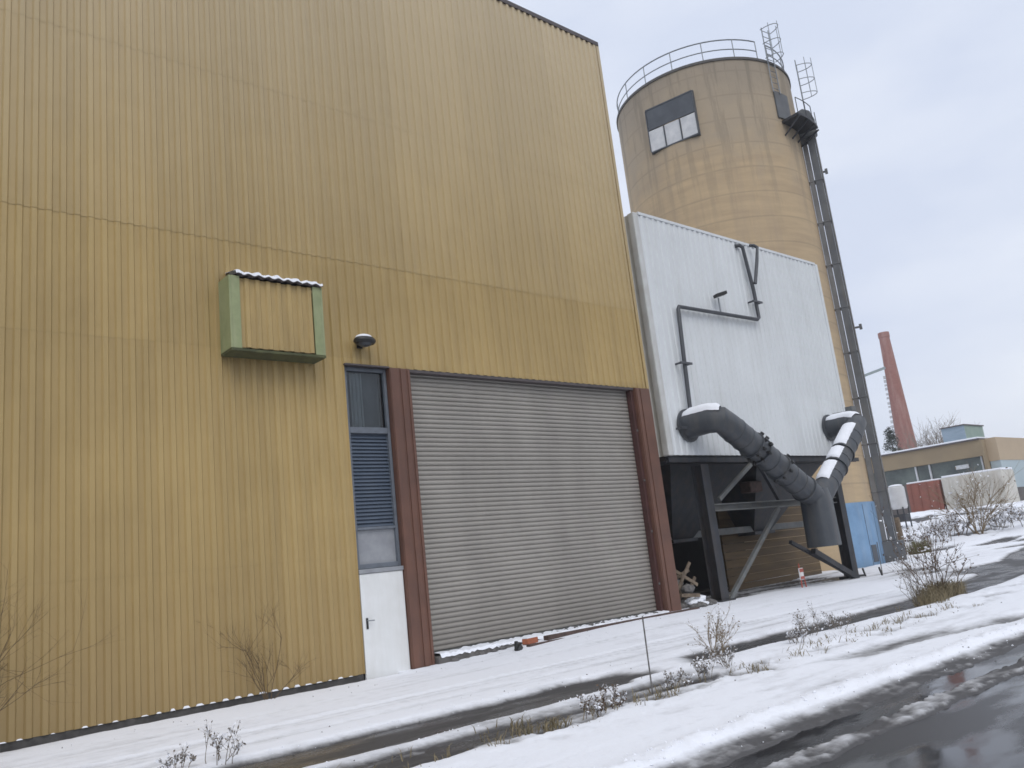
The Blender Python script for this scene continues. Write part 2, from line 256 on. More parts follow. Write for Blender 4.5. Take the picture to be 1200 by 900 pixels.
# ------------------------------------------------------------------ mesh helpers
class MB:
    def __init__(s): s.v = []; s.f = []; s.sm = False
    def add(s, vs, fs):
        k = len(s.v); s.v += [tuple(x) for x in vs]; s.f += [tuple(i + k for i in f) for f in fs]; return s
    def box(s, x0, x1, y0, y1, z0, z1):
        return s.add([(x, y, z) for z in (z0, z1) for y in (y0, y1) for x in (x0, x1)],
                     [(0, 2, 3, 1), (4, 5, 7, 6), (0, 1, 5, 4), (2, 6, 7, 3), (0, 4, 6, 2), (1, 3, 7, 5)])
    def obox(s, c, ax, ay, az, hx, hy, hz):
        c, ax, ay, az = Vector(c), Vector(ax).normalized(), Vector(ay).normalized(), Vector(az).normalized()
        return s.add([c + ax * i * hx + ay * j * hy + az * k * hz for k in (-1, 1) for j in (-1, 1) for i in (-1, 1)],
                     [(0, 2, 3, 1), (4, 5, 7, 6), (0, 1, 5, 4), (2, 6, 7, 3), (0, 4, 6, 2), (1, 3, 7, 5)])
    def bar(s, a, b, wd, dp, side=(0, 1, 0)):
        a, b = Vector(a), Vector(b); d = b - a; ax = d.normalized(); sd = Vector(side); sd = (sd - ax * sd.dot(ax)).normalized(); up = ax.cross(sd)
        return s.obox((a + b) / 2, ax, sd, up, d.length / 2, dp / 2, wd / 2)
    def hbeam(s, a, b, wd, dp, t=.02, side=(0, 1, 0)):
        a, b = Vector(a), Vector(b); d = b - a; ax = d.normalized(); sd = Vector(side); sd = (sd - ax * sd.dot(ax)).normalized(); up = ax.cross(sd); c = (a + b) / 2
        s.obox(c + sd * (dp / 2 - t / 2), ax, sd, up, d.length / 2, t / 2, wd / 2)
        s.obox(c - sd * (dp / 2 - t / 2), ax, sd, up, d.length / 2, t / 2, wd / 2)
        return s.obox(c, ax, sd, up, d.length / 2, dp / 2 - t, t / 2)
    def tube(s, path, r, n=8, cap=True, sq=1.):
        P = [Vector(p) for p in path]; R = r if isinstance(r, (list, tuple)) else [r] * len(P)
        k = len(s.v); up = None
        for i, p in enumerate(P):
            if i == 0: t = P[1] - P[0]
            elif i == len(P) - 1: t = P[-1] - P[-2]
            else: t = (P[i + 1] - P[i]).normalized() + (P[i] - P[i - 1]).normalized()
            t.normalize()
            if up is None:
                up = Vector((0, 0, 1)) if abs(t.z) < .9 else Vector((1, 0, 0))
            a = t.cross(up)
            if a.length < 1e-4: a = t.cross(Vector((.3, .9, .1)))
            a.normalize(); up = a.cross(t).normalized()
            for j in range(n):
                q = 2 * math.pi * j / n
                s.v.append(tuple(p + (a * math.cos(q) + up * math.sin(q)) * R[i]))
        for i in range(len(P) - 1):
            for j in range(n):
                b = k + i * n; j2 = (j + 1) % n
                s.f.append((b + j, b + j2, b + n + j2, b + n + j))
        if cap:
            s.f.append(tuple(k + j for j in range(n))[::-1]); s.f.append(tuple(k + (len(P) - 1) * n + j for j in range(n)))
        return s
    def ring(s, c, R0, R1, z0, z1, n=96, a0=0, a1=360):
        full = a1 - a0 >= 360; m = n if full else n + 1; k = len(s.v)
        for i in range(m):
            q = rad(a0 + (a1 - a0) * i / n); cx, sy = math.cos(q), math.sin(q)
            for R, z in ((R0, z0), (R1, z0), (R1, z1), (R0, z1)): s.v.append((c[0] + R * cx, c[1] + R * sy, z))
        for i in range(n):
            b = k + 4 * i; e = k + 4 * ((i + 1) % m)
            for j in range(4): s.f.append((b + j, e + j, e + (j + 1) % 4, b + (j + 1) % 4))
        if not full:
            s.f.append((k, k + 1, k + 2, k + 3)[::-1]); b = k + 4 * n; s.f.append((b, b + 1, b + 2, b + 3))
        return s
    def build(s, name, material, parent=None, bevel=0, smooth=False, solid=0):
        L = Vector((0, 0, 0))
        q = parent
        while q is not None: L += q.location; q = q.parent
        me = bpy.data.meshes.new(name)
        me.from_pydata([(a - L.x, b - L.y, c - L.z) for a, b, c in s.v], [], s.f)
        bm = bmesh.new(); bm.from_mesh(me); bmesh.ops.recalc_face_normals(bm, faces=bm.faces); bm.to_mesh(me); bm.free()
        if smooth: me.shade_smooth()
        me.materials.append(MT[material] if isinstance(material, str) else material)
        o = bpy.data.objects.new(name, me); col.objects.link(o); o.parent = parent
        if smooth:
            try:
                me.set_sharp_from_angle(angle=rad(38))
            except Exception: pass
        if bevel:
            b = o.modifiers.new('bevel', 'BEVEL'); b.width = bevel; b.segments = 2; b.limit_method = 'ANGLE'
        if solid:
            b = o.modifiers.new('thick', 'SOLIDIFY'); b.thickness = solid
        return o

def tag(o, label=None, cat=None, group=None, kind=None):
    if label: o['label'] = label
    if cat: o['category'] = cat
    if group: o['group'] = group
    if kind: o['kind'] = kind
    return o
def thing(name, loc, label, cat, group=None):
    o = bpy.data.objects.new(name, None); col.objects.link(o); o.location = loc; o.empty_display_size = .2
    return tag(o, label, cat, group)

def sheet(mb, p0, du, dn, L, z0, z1, period=.21, depth=.035, phase=0., zsegs=None):
    """Trapezoidal sheet: runs along du from p0 for L metres, out along dn; vertical ribs."""
    du, dn = Vector(du), Vector(dn); prof = []
    u = -((phase) % period)
    while u < L + period:
        for a, h in ((0, 0), (.42, 0), (.54, 1), (.88, 1)): prof.append((u + a * period, h * depth))
        u += period
    pts = []
    for (a, ha), (b, hb) in zip(prof, prof[1:]):
        if b <= 0 or a >= L: continue
        if not pts:
            ta = max(a, 0); pts.append((ta, ha + (hb - ha) * (ta - a) / max(b - a, 1e-6)))
        tb = min(b, L); pts.append((tb, ha + (hb - ha) * (tb - a) / max(b - a, 1e-6)))
    zs = zsegs or [z0, z1]
    k = len(mb.v); n = len(pts)
    for z in zs:
        for u, h in pts:
            q = Vector(p0) + du * u + dn * h; mb.v.append((q.x, q.y, z))
    for r in range(len(zs) - 1):
        for i in range(n - 1):
            b = k + r * n + i; mb.f.append((b, b + 1, b + n + 1, b + n))
    return pts

# numpy value noise -------------------------------------------------
_perm = np.random.RandomState(3).rand(512, 512)
def vnoise(x, y):
    xi = np.floor(x).astype(int); yi = np.floor(y).astype(int); fx = x - xi; fy = y - yi
    fx = fx * fx * (3 - 2 * fx); fy = fy * fy * (3 - 2 * fy)
    g = lambda a, b: _perm[a % 512, b % 512]
    return (g(xi, yi) * (1 - fx) + g(xi + 1, yi) * fx) * (1 - fy) + (g(xi, yi + 1) * (1 - fx) + g(xi + 1, yi + 1) * fx) * fy
def fbm(x, y, o=5, rgh=.5):
    t = 0; a = 1; s = 0
    for i in range(o):
        t = t + a * vnoise(x * 2 ** i + 17.3 * i, y * 2 ** i + 9.1 * i); s += a; a *= rgh
    return t / s - .5
def sst(a, b, x):
    t = np.clip((x - a) / (b - a), 0, 1); return t * t * (3 - 2 * t)

# ------------------------------------------------------------------ ground
def gz(x, y):
    x = np.asarray(x, float); y = np.asarray(y, float)
    z = .16 * sst(9, 15, x) * sst(10, 13.6, y)
    h = np.hypot(x, y)
    bank = sst(50, 73, h + 2.5 * fbm(x * .15, y * .15, 3)) * 2.15 * sst(6, 14, y + .05 * x)
    return z + bank
def lane_c(x):
    x = np.asarray(x, float); q = np.maximum(0, np.minimum(x, 26) - 17)
    return 8.72 + .0115 * q ** 2 + .22 * np.maximum(0, x - 26)
def snow_h(x, y):
    big = fbm(x * .35, y * .6, 4); mid = fbm(x * 1.3, y * 2.2, 5); fine = fbm(x * 6, y * 8, 4, .6); grit = fbm(x * 11, y * 13, 2, .6)
    strk = fbm(x * .28 + 7, y * 2.1 + 1, 5)           # wind and wheel streaks along the lane
    h = .058 + .028 * big + .014 * mid + .008 * fine
    wob = .26 * fbm(x * .45, y * .3 + 4, 4) + .16 * mid + .05 * fine
    lc = lane_c(x)
    hw = np.where(x < 9, .62, np.where(x < 20, .5 + .12 * sst(12, 20, x), .7 + .2 * sst(20, 32, x)))
    d = np.abs(y + wob - lc)
    m = 1 - sst(hw - .3, hw + .1, d)
    gap = sst(9.2, 10.0, x + .5 * (y - 8.9)) * (1 - sst(10.4, 11.6, x - .9 * (y - 8.7)))
    m = m * (1 - .95 * gap)
    h = h - .115 * m * (.85 + .9 * strk)
    # second, slushy wheel strip nearer the verge
    d2 = np.abs(y + wob * 1.3 - 7.5)
    m2 = (1 - sst(.2, .7, d2)) * (1 - sst(8.8, 10.8, x))
    h = h - .085 * m2 * np.clip(.62 + 2.0 * strk + 1.2 * mid, 0, 1.3)
    # old wheel ruts in the apron snow
    for yc, wd_, dp in ((11.0, .06, -.034), (11.14, .06, .022), (10.2, .09, -.022), (12.3, .06, -.018), (10.75, .05, -.02)):
        h = h + dp * np.exp(-((y - yc + .22 * big + .015 * x) / wd_) ** 2) * (x < 22)
    far = sst(22, 32, x) * (np.hypot(x, y) < 56)
    h = h - far * .1 * sst(.02, .2, fbm(x * .14, y * .9 + 3, 4))
    # verge: lumpy where weeds stick out, worn streaks toward the road
    v = np.exp(-((y - 7.0 - .03 * np.maximum(0, x - 8) ** 1.2) / .5) ** 2)
    h = h + v * (.03 * fine + .03 * mid) - v * .045 * sst(.04, .2, fbm(x * 1.5 + 5, y * 2.6, 5))
    h = h - .05 * sst(.02, .24, fbm(x * .33 + 9, y * 1.3 + 2, 5)) * sst(5.2, 5.5, y) * (1 - sst(6.3, 6.8, y))
    # ploughed ridge beside the main road, then slush
    e = y + .14 * fbm(x * .8, y * .2, 4) + .08 * fbm(x * 4, y * 4, 4)
    lump = fbm(x * 3.5 + 2, y * 4.5, 3, .6)
    h = h + np.exp(-((e - 4.98) / .2) ** 2) * (.055 + .09 * lump + .03 * grit)
    edge = 1 - sst(4.62, 4.95, e)
    h = h * (1 - edge) + edge * (.012 + .05 * lump + .025 * grit)
    h = h - sst(0, 1, (4.5 - e) / .12) * .075
    # thin line of slush left between the wheel tracks of the road
    s = y + .07 * fbm(x * .7, 2.2 + 0 * y, 3) + .1 * fbm(x * 3, y * 6, 4)
    h = h + np.minimum(np.exp(-((s - 3.97) / .15) ** 2) * (.16 + .05 * lump + .03 * grit), .086 + .012 * lump)
    h = np.where(y < 3.4, -.06, h)
    # under the raised filter house the snow thins out
    und = sst(17.8, 18.6, x) * (1 - sst(27.5, 28.6, x)) * sst(14.0, 15.0, y)
    h = h - und * (.035 + .11 * sst(-.1, .1, fbm(x * .3, y * 2.6, 4)))
    foot = (1 - sst(0, .3, 14.1 - y)) * (x < 9) * (y < 14.4)
    h = h - foot * .05
    hh = np.hypot(x, y); bk = sst(50, 58, hh) * sst(6, 14, y)
    h = h + bk * (.5 * fbm(x * .45, y * .45, 4) + .12 * fbm(x * 1.8, y * 1.8, 3))
    h = np.where(bk > .5, np.maximum(h, -.02 + .09 * sst(-.12, .02, fbm(x * .9, y * .9, 4))), h)
    return h

def polar(r0, r1, nr, azs):
    rs = np.geomspace(r0, r1, nr); A, Rr = np.meshgrid(np.radians(azs), rs)
    return Rr * np.sin(A), Rr * np.cos(A)
def grid_obj(name, X, Y, Z, material, attr=None):
    nr, na = X.shape; me = bpy.data.meshes.new(name)
    me.vertices.add(nr * na); me.vertices.foreach_set('co', np.stack([X, Y, Z], -1).astype(np.float32).ravel())
    i = np.arange((nr - 1) * na).reshape(nr - 1, na)[:, :-1]
    q = np.stack([i, i + na, i + na + 1, i + 1], -1).reshape(-1, 4)
    q = q[:, ::-1]
    me.loops.add(q.size); me.loops.foreach_set('vertex_index', q.ravel().astype(np.int32))
    me.polygons.add(len(q)); me.polygons.foreach_set('loop_start', (np.arange(len(q)) * 4).astype(np.int32))
    me.polygons.foreach_set('use_smooth', np.ones(len(q), bool))
    me.update(); me.validate()
    if attr is not None:
        a = me.attributes.new('snow_depth', 'FLOAT', 'POINT'); a.data.foreach_set('value', attr.astype(np.float32).ravel())
    me.materials.append(MT[material]); o = bpy.data.objects.new(name, me); col.objects.link(o); return o
AZ = np.concatenate([np.linspace(-178, 5, 90)[:-1], np.linspace(5, 82, 640), np.linspace(82, 182, 70)[1:]])
X, Y = polar(1.0, 900, 500, np.linspace(-178, 182, 361)); tag(grid_obj('ground', X, Y, gz(X, Y) - .012, 'asphalt'), kind='structure')
X, Y = polar(2.0, 900, 640, AZ); H = snow_h(X, Y)
tag(grid_obj('snow_cover', X, Y, gz(X, Y) + H, 'snow', H - .022 * (1 - sst(4.75, 5.2, Y + .15 * fbm(X * 2, Y * 2, 3)))), kind='structure')
m = MB(); m.add([(-60, -9, -.004), (120, -9, -.004), (120, 4.75, -.004), (-60, 4.75, -.004)], [(0, 1, 2, 3)])
tag(m.build('road', 'wet'), kind='structure')
def gnd(x, y): return float(gz(x, y) + max(0, float(snow_h(np.array([x]), np.array([y]))[0])))

# loose crumbs of snow and grit thrown up along the ploughed edge and the lane
m = MB(); mg = MB(); rng = random.Random(21)
def crumb(mb, x, y, r):
    z = float(gz(x, y)) + max(float(snow_h(np.array([x]), np.array([y]))[0]), -.005) + r * .2
    a, b, c = [r * rng.uniform(.6, 1.3) for _ in range(3)]; q = rng.uniform(0, 3); u = Vector((math.cos(q), math.sin(q), 0)); v = Vector((-math.sin(q), math.cos(q), 0)); k = Vector((x, y, z))
    mb.add([k + u * a, k + v * b, k - u * a, k - v * b, k + Vector((0, 0, c)), k - Vector((0, 0, c))], [(0, 1, 4), (1, 2, 4), (2, 3, 4), (3, 0, 4), (1, 0, 5), (2, 1, 5), (3, 2, 5), (0, 3, 5)])
for i in range(420):
    x = 4.5 + 13 * rng.random(); crumb(m, x, 5.0 + rng.gauss(0, .16), .006 + .012 * rng.random() ** 2)
for i in range(260):
    x = 4.0 + 13 * rng.random(); crumb(m, x, 8.72 + rng.choice((-.62, .62)) + rng.gauss(0, .08), .005 + .008 * rng.random() ** 2)
for i in range(420):
    x = 3 + 15 * rng.random(); crumb(mg, x, rng.choice((7.0, 8.1, 9.4, 4.8, 13.0)) + rng.gauss(0, .3), .004 + .009 * rng.random() ** 2)
tag(m.build('snow_crumbs', 'snow_cap'), 'small crumbs of snow along the ploughed edge', 'snow', kind='stuff')
tag(mg.build('grit', 'rubble'), 'dark grit scattered over the snow', 'grit', kind='stuff')

# ------------------------------------------------------------------ industrial hall
FY = 14.15
hall = thing('industrial_hall', (4.75, FY, 0), 'large ochre hall clad in ribbed sheet metal, filling the left of the view', 'building')
X0, X1, HT = -9.0, 17.53, 16.36
m = MB()   # three lapped courses, each hung a little over the one below
for k, (za, zb) in enumerate(((.13, 2.27), (2.24, 6.13), (6.1, 8.2))):
    sheet(m, (X0, FY - .0035 * k, 0), (1, 0, 0), (0, -1, 0), 8.34 - X0, za, zb)
sheet(m, (8.34, FY - .007, 0), (1, 0, 0), (0, -1, 0), X1 - 8.34, 5.97, 8.2, phase=8.34 - X0)
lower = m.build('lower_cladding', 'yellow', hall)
m = MB()
for k, (za, zb) in enumerate(((8.15, 11.6), (11.57, HT))): sheet(m, (X0, FY - .0135 - .0035 * k, 0), (1, 0, 0), (0, -1, 0), X1 - X0, za, zb)
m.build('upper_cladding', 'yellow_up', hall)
m = MB(); m.box(X0, X1 + .03, FY - .066, FY + .05, HT - .05, HT + .07); m.box(X1 + .01, X1 + .1, FY + .05, 33, HT, HT + .09)
rf = m.build('roof_edge', 'trim', hall)
m = MB(); m.box(X0, X1 - .02, FY + .06, 33, HT - .1, HT + .02); m.build('roof', 'trim', hall)
m = MB(); sheet(m, (X1 - .012, FY + .02, 0), (0, 1, 0), (1, 0, 0), 18.5, .13, HT); m.build('side_wall', 'yellow_up', hall)
m = MB(); m.box(X1 - .055, X1 + .045, FY - .052, FY + .08, 5.97, HT - .01); m.build('corner_trim', 'yellow_up', hall)
m = MB(); m.box(X0, 8.32, FY + .0, FY + .14, -.1, .125); m.build('plinth', 'plinth', hall)
m = MB(); m.box(X0, X0 + .1, FY + .05, 33, 0, HT - .1); m.box(X0, X1 - .05, 32.9, 33.0, 0, HT - .1); m.build('back_wall', 'yellow_up', hall)
m = MB(); m.box(8.3, X1 - .05, 15.2, 15.3, -.05, 6.3); m.build('inner_lining', 'dark_in', hall)
# little heaps of snow caught on the plinth ledge under each rib
m = MB()
x = X0
while x < 8.2:
    r_ = random.random()
    if r_ < .85:
        cx = x + .04; kk = .55 + .6 * (.5 + .5 * math.sin(cx * 1.3)) * random.uniform(.6, 1.2); a = random.uniform(.04, .085) * kk; hgt = random.uniform(.012, .04) * kk
        m.add([(cx - a, FY - .028, .127), (cx + a, FY - .028, .127), (cx + a, FY + .0, .127), (cx - a, FY + .0, .127), (cx - a * .5, FY - .02, .127 + hgt), (cx + a * .5, FY - .02, .127 + hgt), (cx + a * .5, FY - .002, .127 + hgt), (cx - a * .5, FY - .002, .127 + hgt)],
              [(0, 1, 5, 4), (1, 2, 6, 5), (2, 3, 7, 6), (3, 0, 4, 7), (4, 5, 6, 7), (3, 2, 1, 0)])
    x += .21
tag(m.build('ledge_snow', 'snow_cap', hall, smooth=True), kind='stuff')
# steel columns framing the gate
def column(x0, x1, gr):
    m = MB(); wd = x1 - x0
    m.box(x0, x1, FY - .10, FY + .3, 0.0, 5.95)
    for a_, b_ in gr: m.box(x0 + wd * a_, x0 + wd * b_, FY - .122, FY - .098, .005, 5.93)
    c = m.build('door_column', 'red_brown', hall, bevel=.008)
    b = MB(); b.box(x0 - .02, x1 + .02, FY - .14, FY + .1, -.05, .06); b.build('base_plate', 'rust', c)
    return c
column(9.34, 9.84, ((.02, .4), (.52, .74), (.86, .98))); c2 = column(16.95, 17.5, ((.03, .22), (.3, .97)))
for xa_, xb_, ya_ in ((9.845, 9.92, .02), (16.845, 16.945, 0)):
    m = MB(); m.box(xa_, xb_, FY + ya_, FY + .16, .21, 5.95); m.build('guide_rail', 'reveal', hall, bevel=.006)
for k in range(4): m = MB(); m.box(16.87, 16.92, FY - .02, FY - .002, .9 + 1.3 * k, .95 + 1.3 * k); m.build('guide_clip', 'steel_grey', hall)
m = MB(); m.box(9.85, 16.94, FY - .03, FY + .16, 5.9, 5.965); m.build('gate_header', 'trim', hall, bevel=.006)
# roller shutter: curved interlocking slats
m = MB(); z = .27; pitch = .1; yb = FY + .19; xa, xb = 9.86, 16.93; nx = 24
prof = [(0, 0), (-.02, .008), (-.034, .026), (-.039, .048), (-.034, .07), (-.02, .086), (0, .093)]
rows = []; 
while z < 5.92:
    for dy, dz in prof: rows.append((dy, z + dz))
    z += pitch
jit = [random.uniform(-.004, .004) for _ in range(nx + 1)]
for dy, zz in rows:
    for i in range(nx + 1):
        u = i / nx; sag = .018 * math.sin(u * 6.3 + zz * 1.1) * math.sin(zz * .9) + .03 * math.exp(-((u - .62) / .06) ** 2 - ((zz - 1.3) / .35) ** 2) + .025 * math.exp(-((u - .25) / .05) ** 2 - ((zz - .9) / .3) ** 2)
        m.v.append((xa + (xb - xa) * u, yb + dy + jit[i] + sag, zz))
for r in range(len(rows) - 1):
    for i in range(nx):
        b = r * (nx + 1) + i; m.f.append((b, b + 1, b + nx + 2, b + nx + 1))
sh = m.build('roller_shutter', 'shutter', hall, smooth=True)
m = MB(); m.box(9.86, 16.93, FY - .22, FY + .3, -.05, .205); m.build('gate_sill', 'concrete', hall, bevel=.02)
m = MB(); m.box(9.93, 16.84, FY + .14, FY + .21, .21, .268); m.build('bottom_rail', 'steel_grey', sh, bevel=.008)
# window strip over the side door
wx0, wx1 = 8.355, 9.33; wy = FY + .1
win = MB()
for a, b in ((wx0, wx0 + .06), (wx1 - .06, wx1)): win.box(a, b, wy - .08, wy + .04, 1.99, 5.93)
for a, b in ((5.86, 5.93), (4.6, 4.72), (2.72, 2.77), (1.99, 2.08)): win.box(wx0 + .062, wx1 - .062, wy - .078, wy + .038, a, b)
wf = win.build('window_strip', 'blue_frame', hall, bevel=.006)
m = MB(); m.box(wx0 + .06, wx1 - .06, wy - .01, wy, 4.72, 5.86); m.build('pane', 'glass', wf)
m = MB(); m.box(wx0 + .07, wx1 - .07, wy + .16, wy + .17, 4.6, 5.9); m.build('inner_blind', 'pale_panel', wf)
m = MB(); sheet(m, (wx0 + .2, wy + .07, 0), (1, 0, 0), (0, -1, 0), .26, 4.74, 5.84, period=.09, depth=.03); m.build('curtain', 'post_white', wf)
m = MB(); zz = 2.78
while zz < 4.57:
    m.add([(wx0 + .06, wy - .03, zz), (wx1 - .06, wy - .03, zz), (wx1 - .06, wy + .012, zz + .062), (wx0 + .06, wy + .012, zz + .062),
           (wx0 + .06, wy - .024, zz - .004), (wx1 - .06, wy - .024, zz - .004), (wx1 - .06, wy + .018, zz + .058), (wx0 + .06, wy + .018, zz + .058)],
          [(0, 1, 2, 3), (4, 7, 6, 5), (0, 4, 5, 1), (3, 2, 6, 7)]); zz += .072
m.box(wx0 + .06, wx1 - .06, wy + .02, wy + .03, 2.77, 4.6)
m.build('louvre', 'louvre', wf)
m = MB(); m.box(wx0 + .06, wx1 - .06, wy - .012, wy, 2.08, 2.72); m.build('lower_pane', 'pale_panel', wf)
m = MB(); m.box(wx0 - .03, wx1 + .01, FY - .11, FY + .02, 5.935, 5.968); m.build('drip_cap', 'trim', hall)
# white side door
d = MB(); d.box(8.36, 9.325, FY - .03, FY + .03, -.08, 1.9); door = d.build('side_door', 'door', hall, bevel=.012)
m = MB(); m.box(8.35, 9.335, FY - .05, FY + .06, 1.905, 1.985); m.build('lintel', 'pale_panel', door, bevel=.005)
m = MB(); m.box(8.43, 8.475, FY - .042, FY - .03, .9, 1.1); m.build('lock_plate', 'black', door, bevel=.004)
m = MB(); m.tube([(8.452, FY - .03, 1.05), (8.452, FY - .085, 1.05), (8.47, FY - .095, 1.05), (8.575, FY - .095, 1.045)], .011, 8); m.build('handle', 'galv', door, smooth=True)
# green boxed-out ventilation housing
vb = thing('ventilation_housing', (6.8, FY, 5.95), 'green edged box with ribbed ochre front projecting from the hall wall, snow on top', 'wall vent')
bx0, bx1, by, bz0, bz1 = 5.87, 7.7, FY - .5, 5.96, 7.30
m = MB(); m.box(bx0, bx0 + .04, by, FY - .04, bz0, bz1); m.box(bx0 + .04, bx0 + .2, by, by + .035, bz0, bz1); m.build('side_panel', 'green', vb, bevel=.006)
m = MB(); m.box(bx1 - .04, bx1, by, FY - .04, bz0, bz1); m.box(bx1 - .2, bx1 - .04, by, by + .035, bz0, bz1); m.build('side_panel', 'green', vb, bevel=.006)
m = MB(); sheet(m, (bx0 + .2, by + .055, 0), (1, 0, 0), (0, -1, 0), bx1 - bx0 - .4, bz0 + .03, bz1 - .02, period=.205, depth=.03); m.build('front_panel', 'yellow_box', vb)
m = MB(); m.box(bx0, bx1 + .0, by - .003, FY - .04, bz0 - .05, bz0 - .002); m.build('floor_panel', 'green_dark', vb, bevel=.006)
m = MB(); k = 0; n = 72; L = bx1 - bx0 - .12
for yy, zz in ((by - .06, bz1 + .02), (FY - .04, bz1 + .1)):
    for i in range(n + 1):
        m.v.append((bx0 + .12 + L * i / n, yy, zz + .02 * math.sin(2 * math.pi * i / n * 9)))
for i in range(n): m.f.append((i, i + 1, n + 2 + i, n + 1 + i))
ro = m.build('roof_sheet', 'trim', vb, smooth=True, solid=.012)
m = MB()
for yy, zz, th in ((by - .055, bz1 + .025, .004), (by - .03, bz1 + .028, .055), (by + .1, bz1 + .04, .075), (FY - .04, bz1 + .105, .08)):
    for i in range(n + 1):
        m.v.append((bx0 + .12 + L * i / n, yy + (random.uniform(-.012, .012) if th > .01 and yy < FY - .1 else 0), zz + th * (.7 + .5 * math.sin(i * .21 + 1) ** 2) + .016 * math.sin(2 * math.pi * i / n * 9) + random.uniform(-.004, .004)))
for r in range(3):
    for i in range(n): b = r * (n + 1) + i; m.f.append((b, b + 1, b + n + 2, b + n + 1))
m.build('snow_cap', 'snow_cap', ro, smooth=True)
# bulkhead wall lamp
wl = thing('wall_lamp', (8.72, FY - .04, 6.43), 'small black oval wall lamp with a snow cap above the window strip', 'lamp')
cx, cy, cz = 8.72, FY - .25, 6.41
def blob(mb, c, rx, ry, rz, nu=14, nv=8, z_lo=-1, z_hi=1):
    k = len(mb.v)
    for j in range(nv + 1):
        sz = z_lo + (z_hi - z_lo) * j / nv; r = math.sqrt(max(0, 1 - sz * sz))
        for i in range(nu):
            a = 2 * math.pi * i / nu; mb.v.append((c[0] + rx * r * math.cos(a), c[1] + ry * r * math.sin(a), c[2] + rz * sz))
    for j in range(nv):
        for i in range(nu):
            b = k + j * nu; i2 = (i + 1) % nu; mb.f.append((b + i, b + i2, b + nu + i2, b + nu + i))
    mb.f.append(tuple(range(k, k + nu))[::-1]); mb.f.append(tuple(range(k + nv * nu, k + nv * nu + nu)))
    return mb
m = MB(); blob(m, (cx, cy, cz), .24, .17, .11, z_lo=-.6); m.build('housing', 'black', wl, smooth=True)
m = MB(); blob(m, (cx, cy, cz - .05), .15, .13, .07, z_hi=.2); m.build('lens', 'slate', wl, smooth=True)
m = MB(); m.tube([(cx, FY - .03, cz - .02), (cx, cy + .1, cz - .01)], .03, 8); m.box(cx - .06, cx + .06, FY - .055, FY - .03, cz - .1, cz + .07); m.build('bracket', 'black', wl)
m = MB(); blob(m, (cx - .02, cy, cz + .06), .18, .15, .075, z_lo=0); m.build('snow_cap', 'snow_cap', wl, smooth=True)

# ------------------------------------------------------------------ filter house on steel legs
fh = thing('filter_house', (23.1, FY, 0), 'white ribbed metal box building raised on dark steel legs', 'building')
a0, a1, b0, b1, z0, z1 = 18.06, 28.12, FY, 22.5, 4.18, 11.17  # depth extended back out of view to keep light from the space beneath
m = MB(); sheet(m, (a0 + .18, b0, 0), (1, 0, 0), (0, -1, 0), a1 - a0 - .3, z0, z1, period=.25, depth=.028)
m.build('front_wall', 'white', fh)
m = MB(); sheet(m, (a0 + .0, b0 + .2, 0), (0, 1, 0), (-1, 0, 0), b1 - b0 - .2, z0, z1, period=.25, depth=.028); m.build('side_wall', 'white_trim', fh)
m = MB(); sheet(m, (a1, b0 + .14, 0), (0, 1, 0), (1, 0, 0), b1 - b0 - .14, z0, z1, period=.25, depth=.028); m.build('side_wall', 'white', fh)
m = MB(); m.box(a0 - .035, a0 + .19, b0 - .035, b0 + .2, z0 - .01, z1 + .02); m.build('corner_trim', 'white_trim', fh, bevel=.03)
m = MB(); m.box(a1 - .13, a1 + .035, b0 - .035, b0 + .14, z0 - .01, z1 + .02); m.build('corner_trim', 'white', fh, bevel=.01)
m = MB(); m.box(a0 + .19, a1 - .13, b0 - .04, b0 + .05, z1 - .03, z1 + .06); m.build('roof_edge', 'white', fh, bevel=.008)
m = MB(); m.box(a0 + .03, a1 - .03, b0 + .06, b1, z1 - .12, z1 + .0); m.build('roof', 'white_trim', fh)
m = MB(); m.box(a0 + .03, a1 - .03, b0 + .06, b1 - .1, z0 - .12, z0 + .02); m.hbeam((a0, b0 + .1, z0 - .12), (a1 + .4, b0 + .1, z0 - .12), .13, .13); m.build('floor_deck', 'steel_dark', fh)
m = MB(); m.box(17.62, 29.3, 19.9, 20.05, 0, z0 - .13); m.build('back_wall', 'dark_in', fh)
def leg(x, y, wd=.34):
    m = MB(); zb = float(gz(x, y)); m.hbeam((x, y, zb), (x, y, z0 - .26), wd, .34, t=.03)
    m.box(x - .3, x + .3, y - .28, y + .28, zb - .05, zb + .1)
    return m.build('leg', 'steel_dark', fh, bevel=.006)
leg(19.45, FY + .1); leg(26.62, FY + .1); leg(19.35, 18.8); leg(26.62, 18.8); leg(22.9, 18.8)
yb = FY + .02
m = MB(); m.hbeam((19.56, yb + .12, 2.72), (26.44, yb + .12, 2.72), .24, .2, t=.03, side=(0, 0, 1)); m.build('cross_beam', 'steel_grey', fh)
m = MB(); m.bar((20.0, yb, 2.94), (22.0, yb, 4.0), .11, .09); m.build('brace', 'steel_grey', fh)
m = MB(); m.bar((22.3, yb + .05, 4.0), (23.1, yb + .05, 2.86), .12, .1); m.build('brace', 'steel_dark', fh)
m = MB(); m.bar((19.75, yb, .22), (22.9, yb, 2.58), .12, .1); m.build('brace', 'steel_grey', fh)
m = MB(); m.bar((26.3, yb - .08, .3), (23.1, yb - .08, 1.55), .1, .1); m.bar((26.35, yb - .25, .18), (24.0, yb - .25, 1.2), .17, .15); m.build('brace', 'steel_dark', fh)
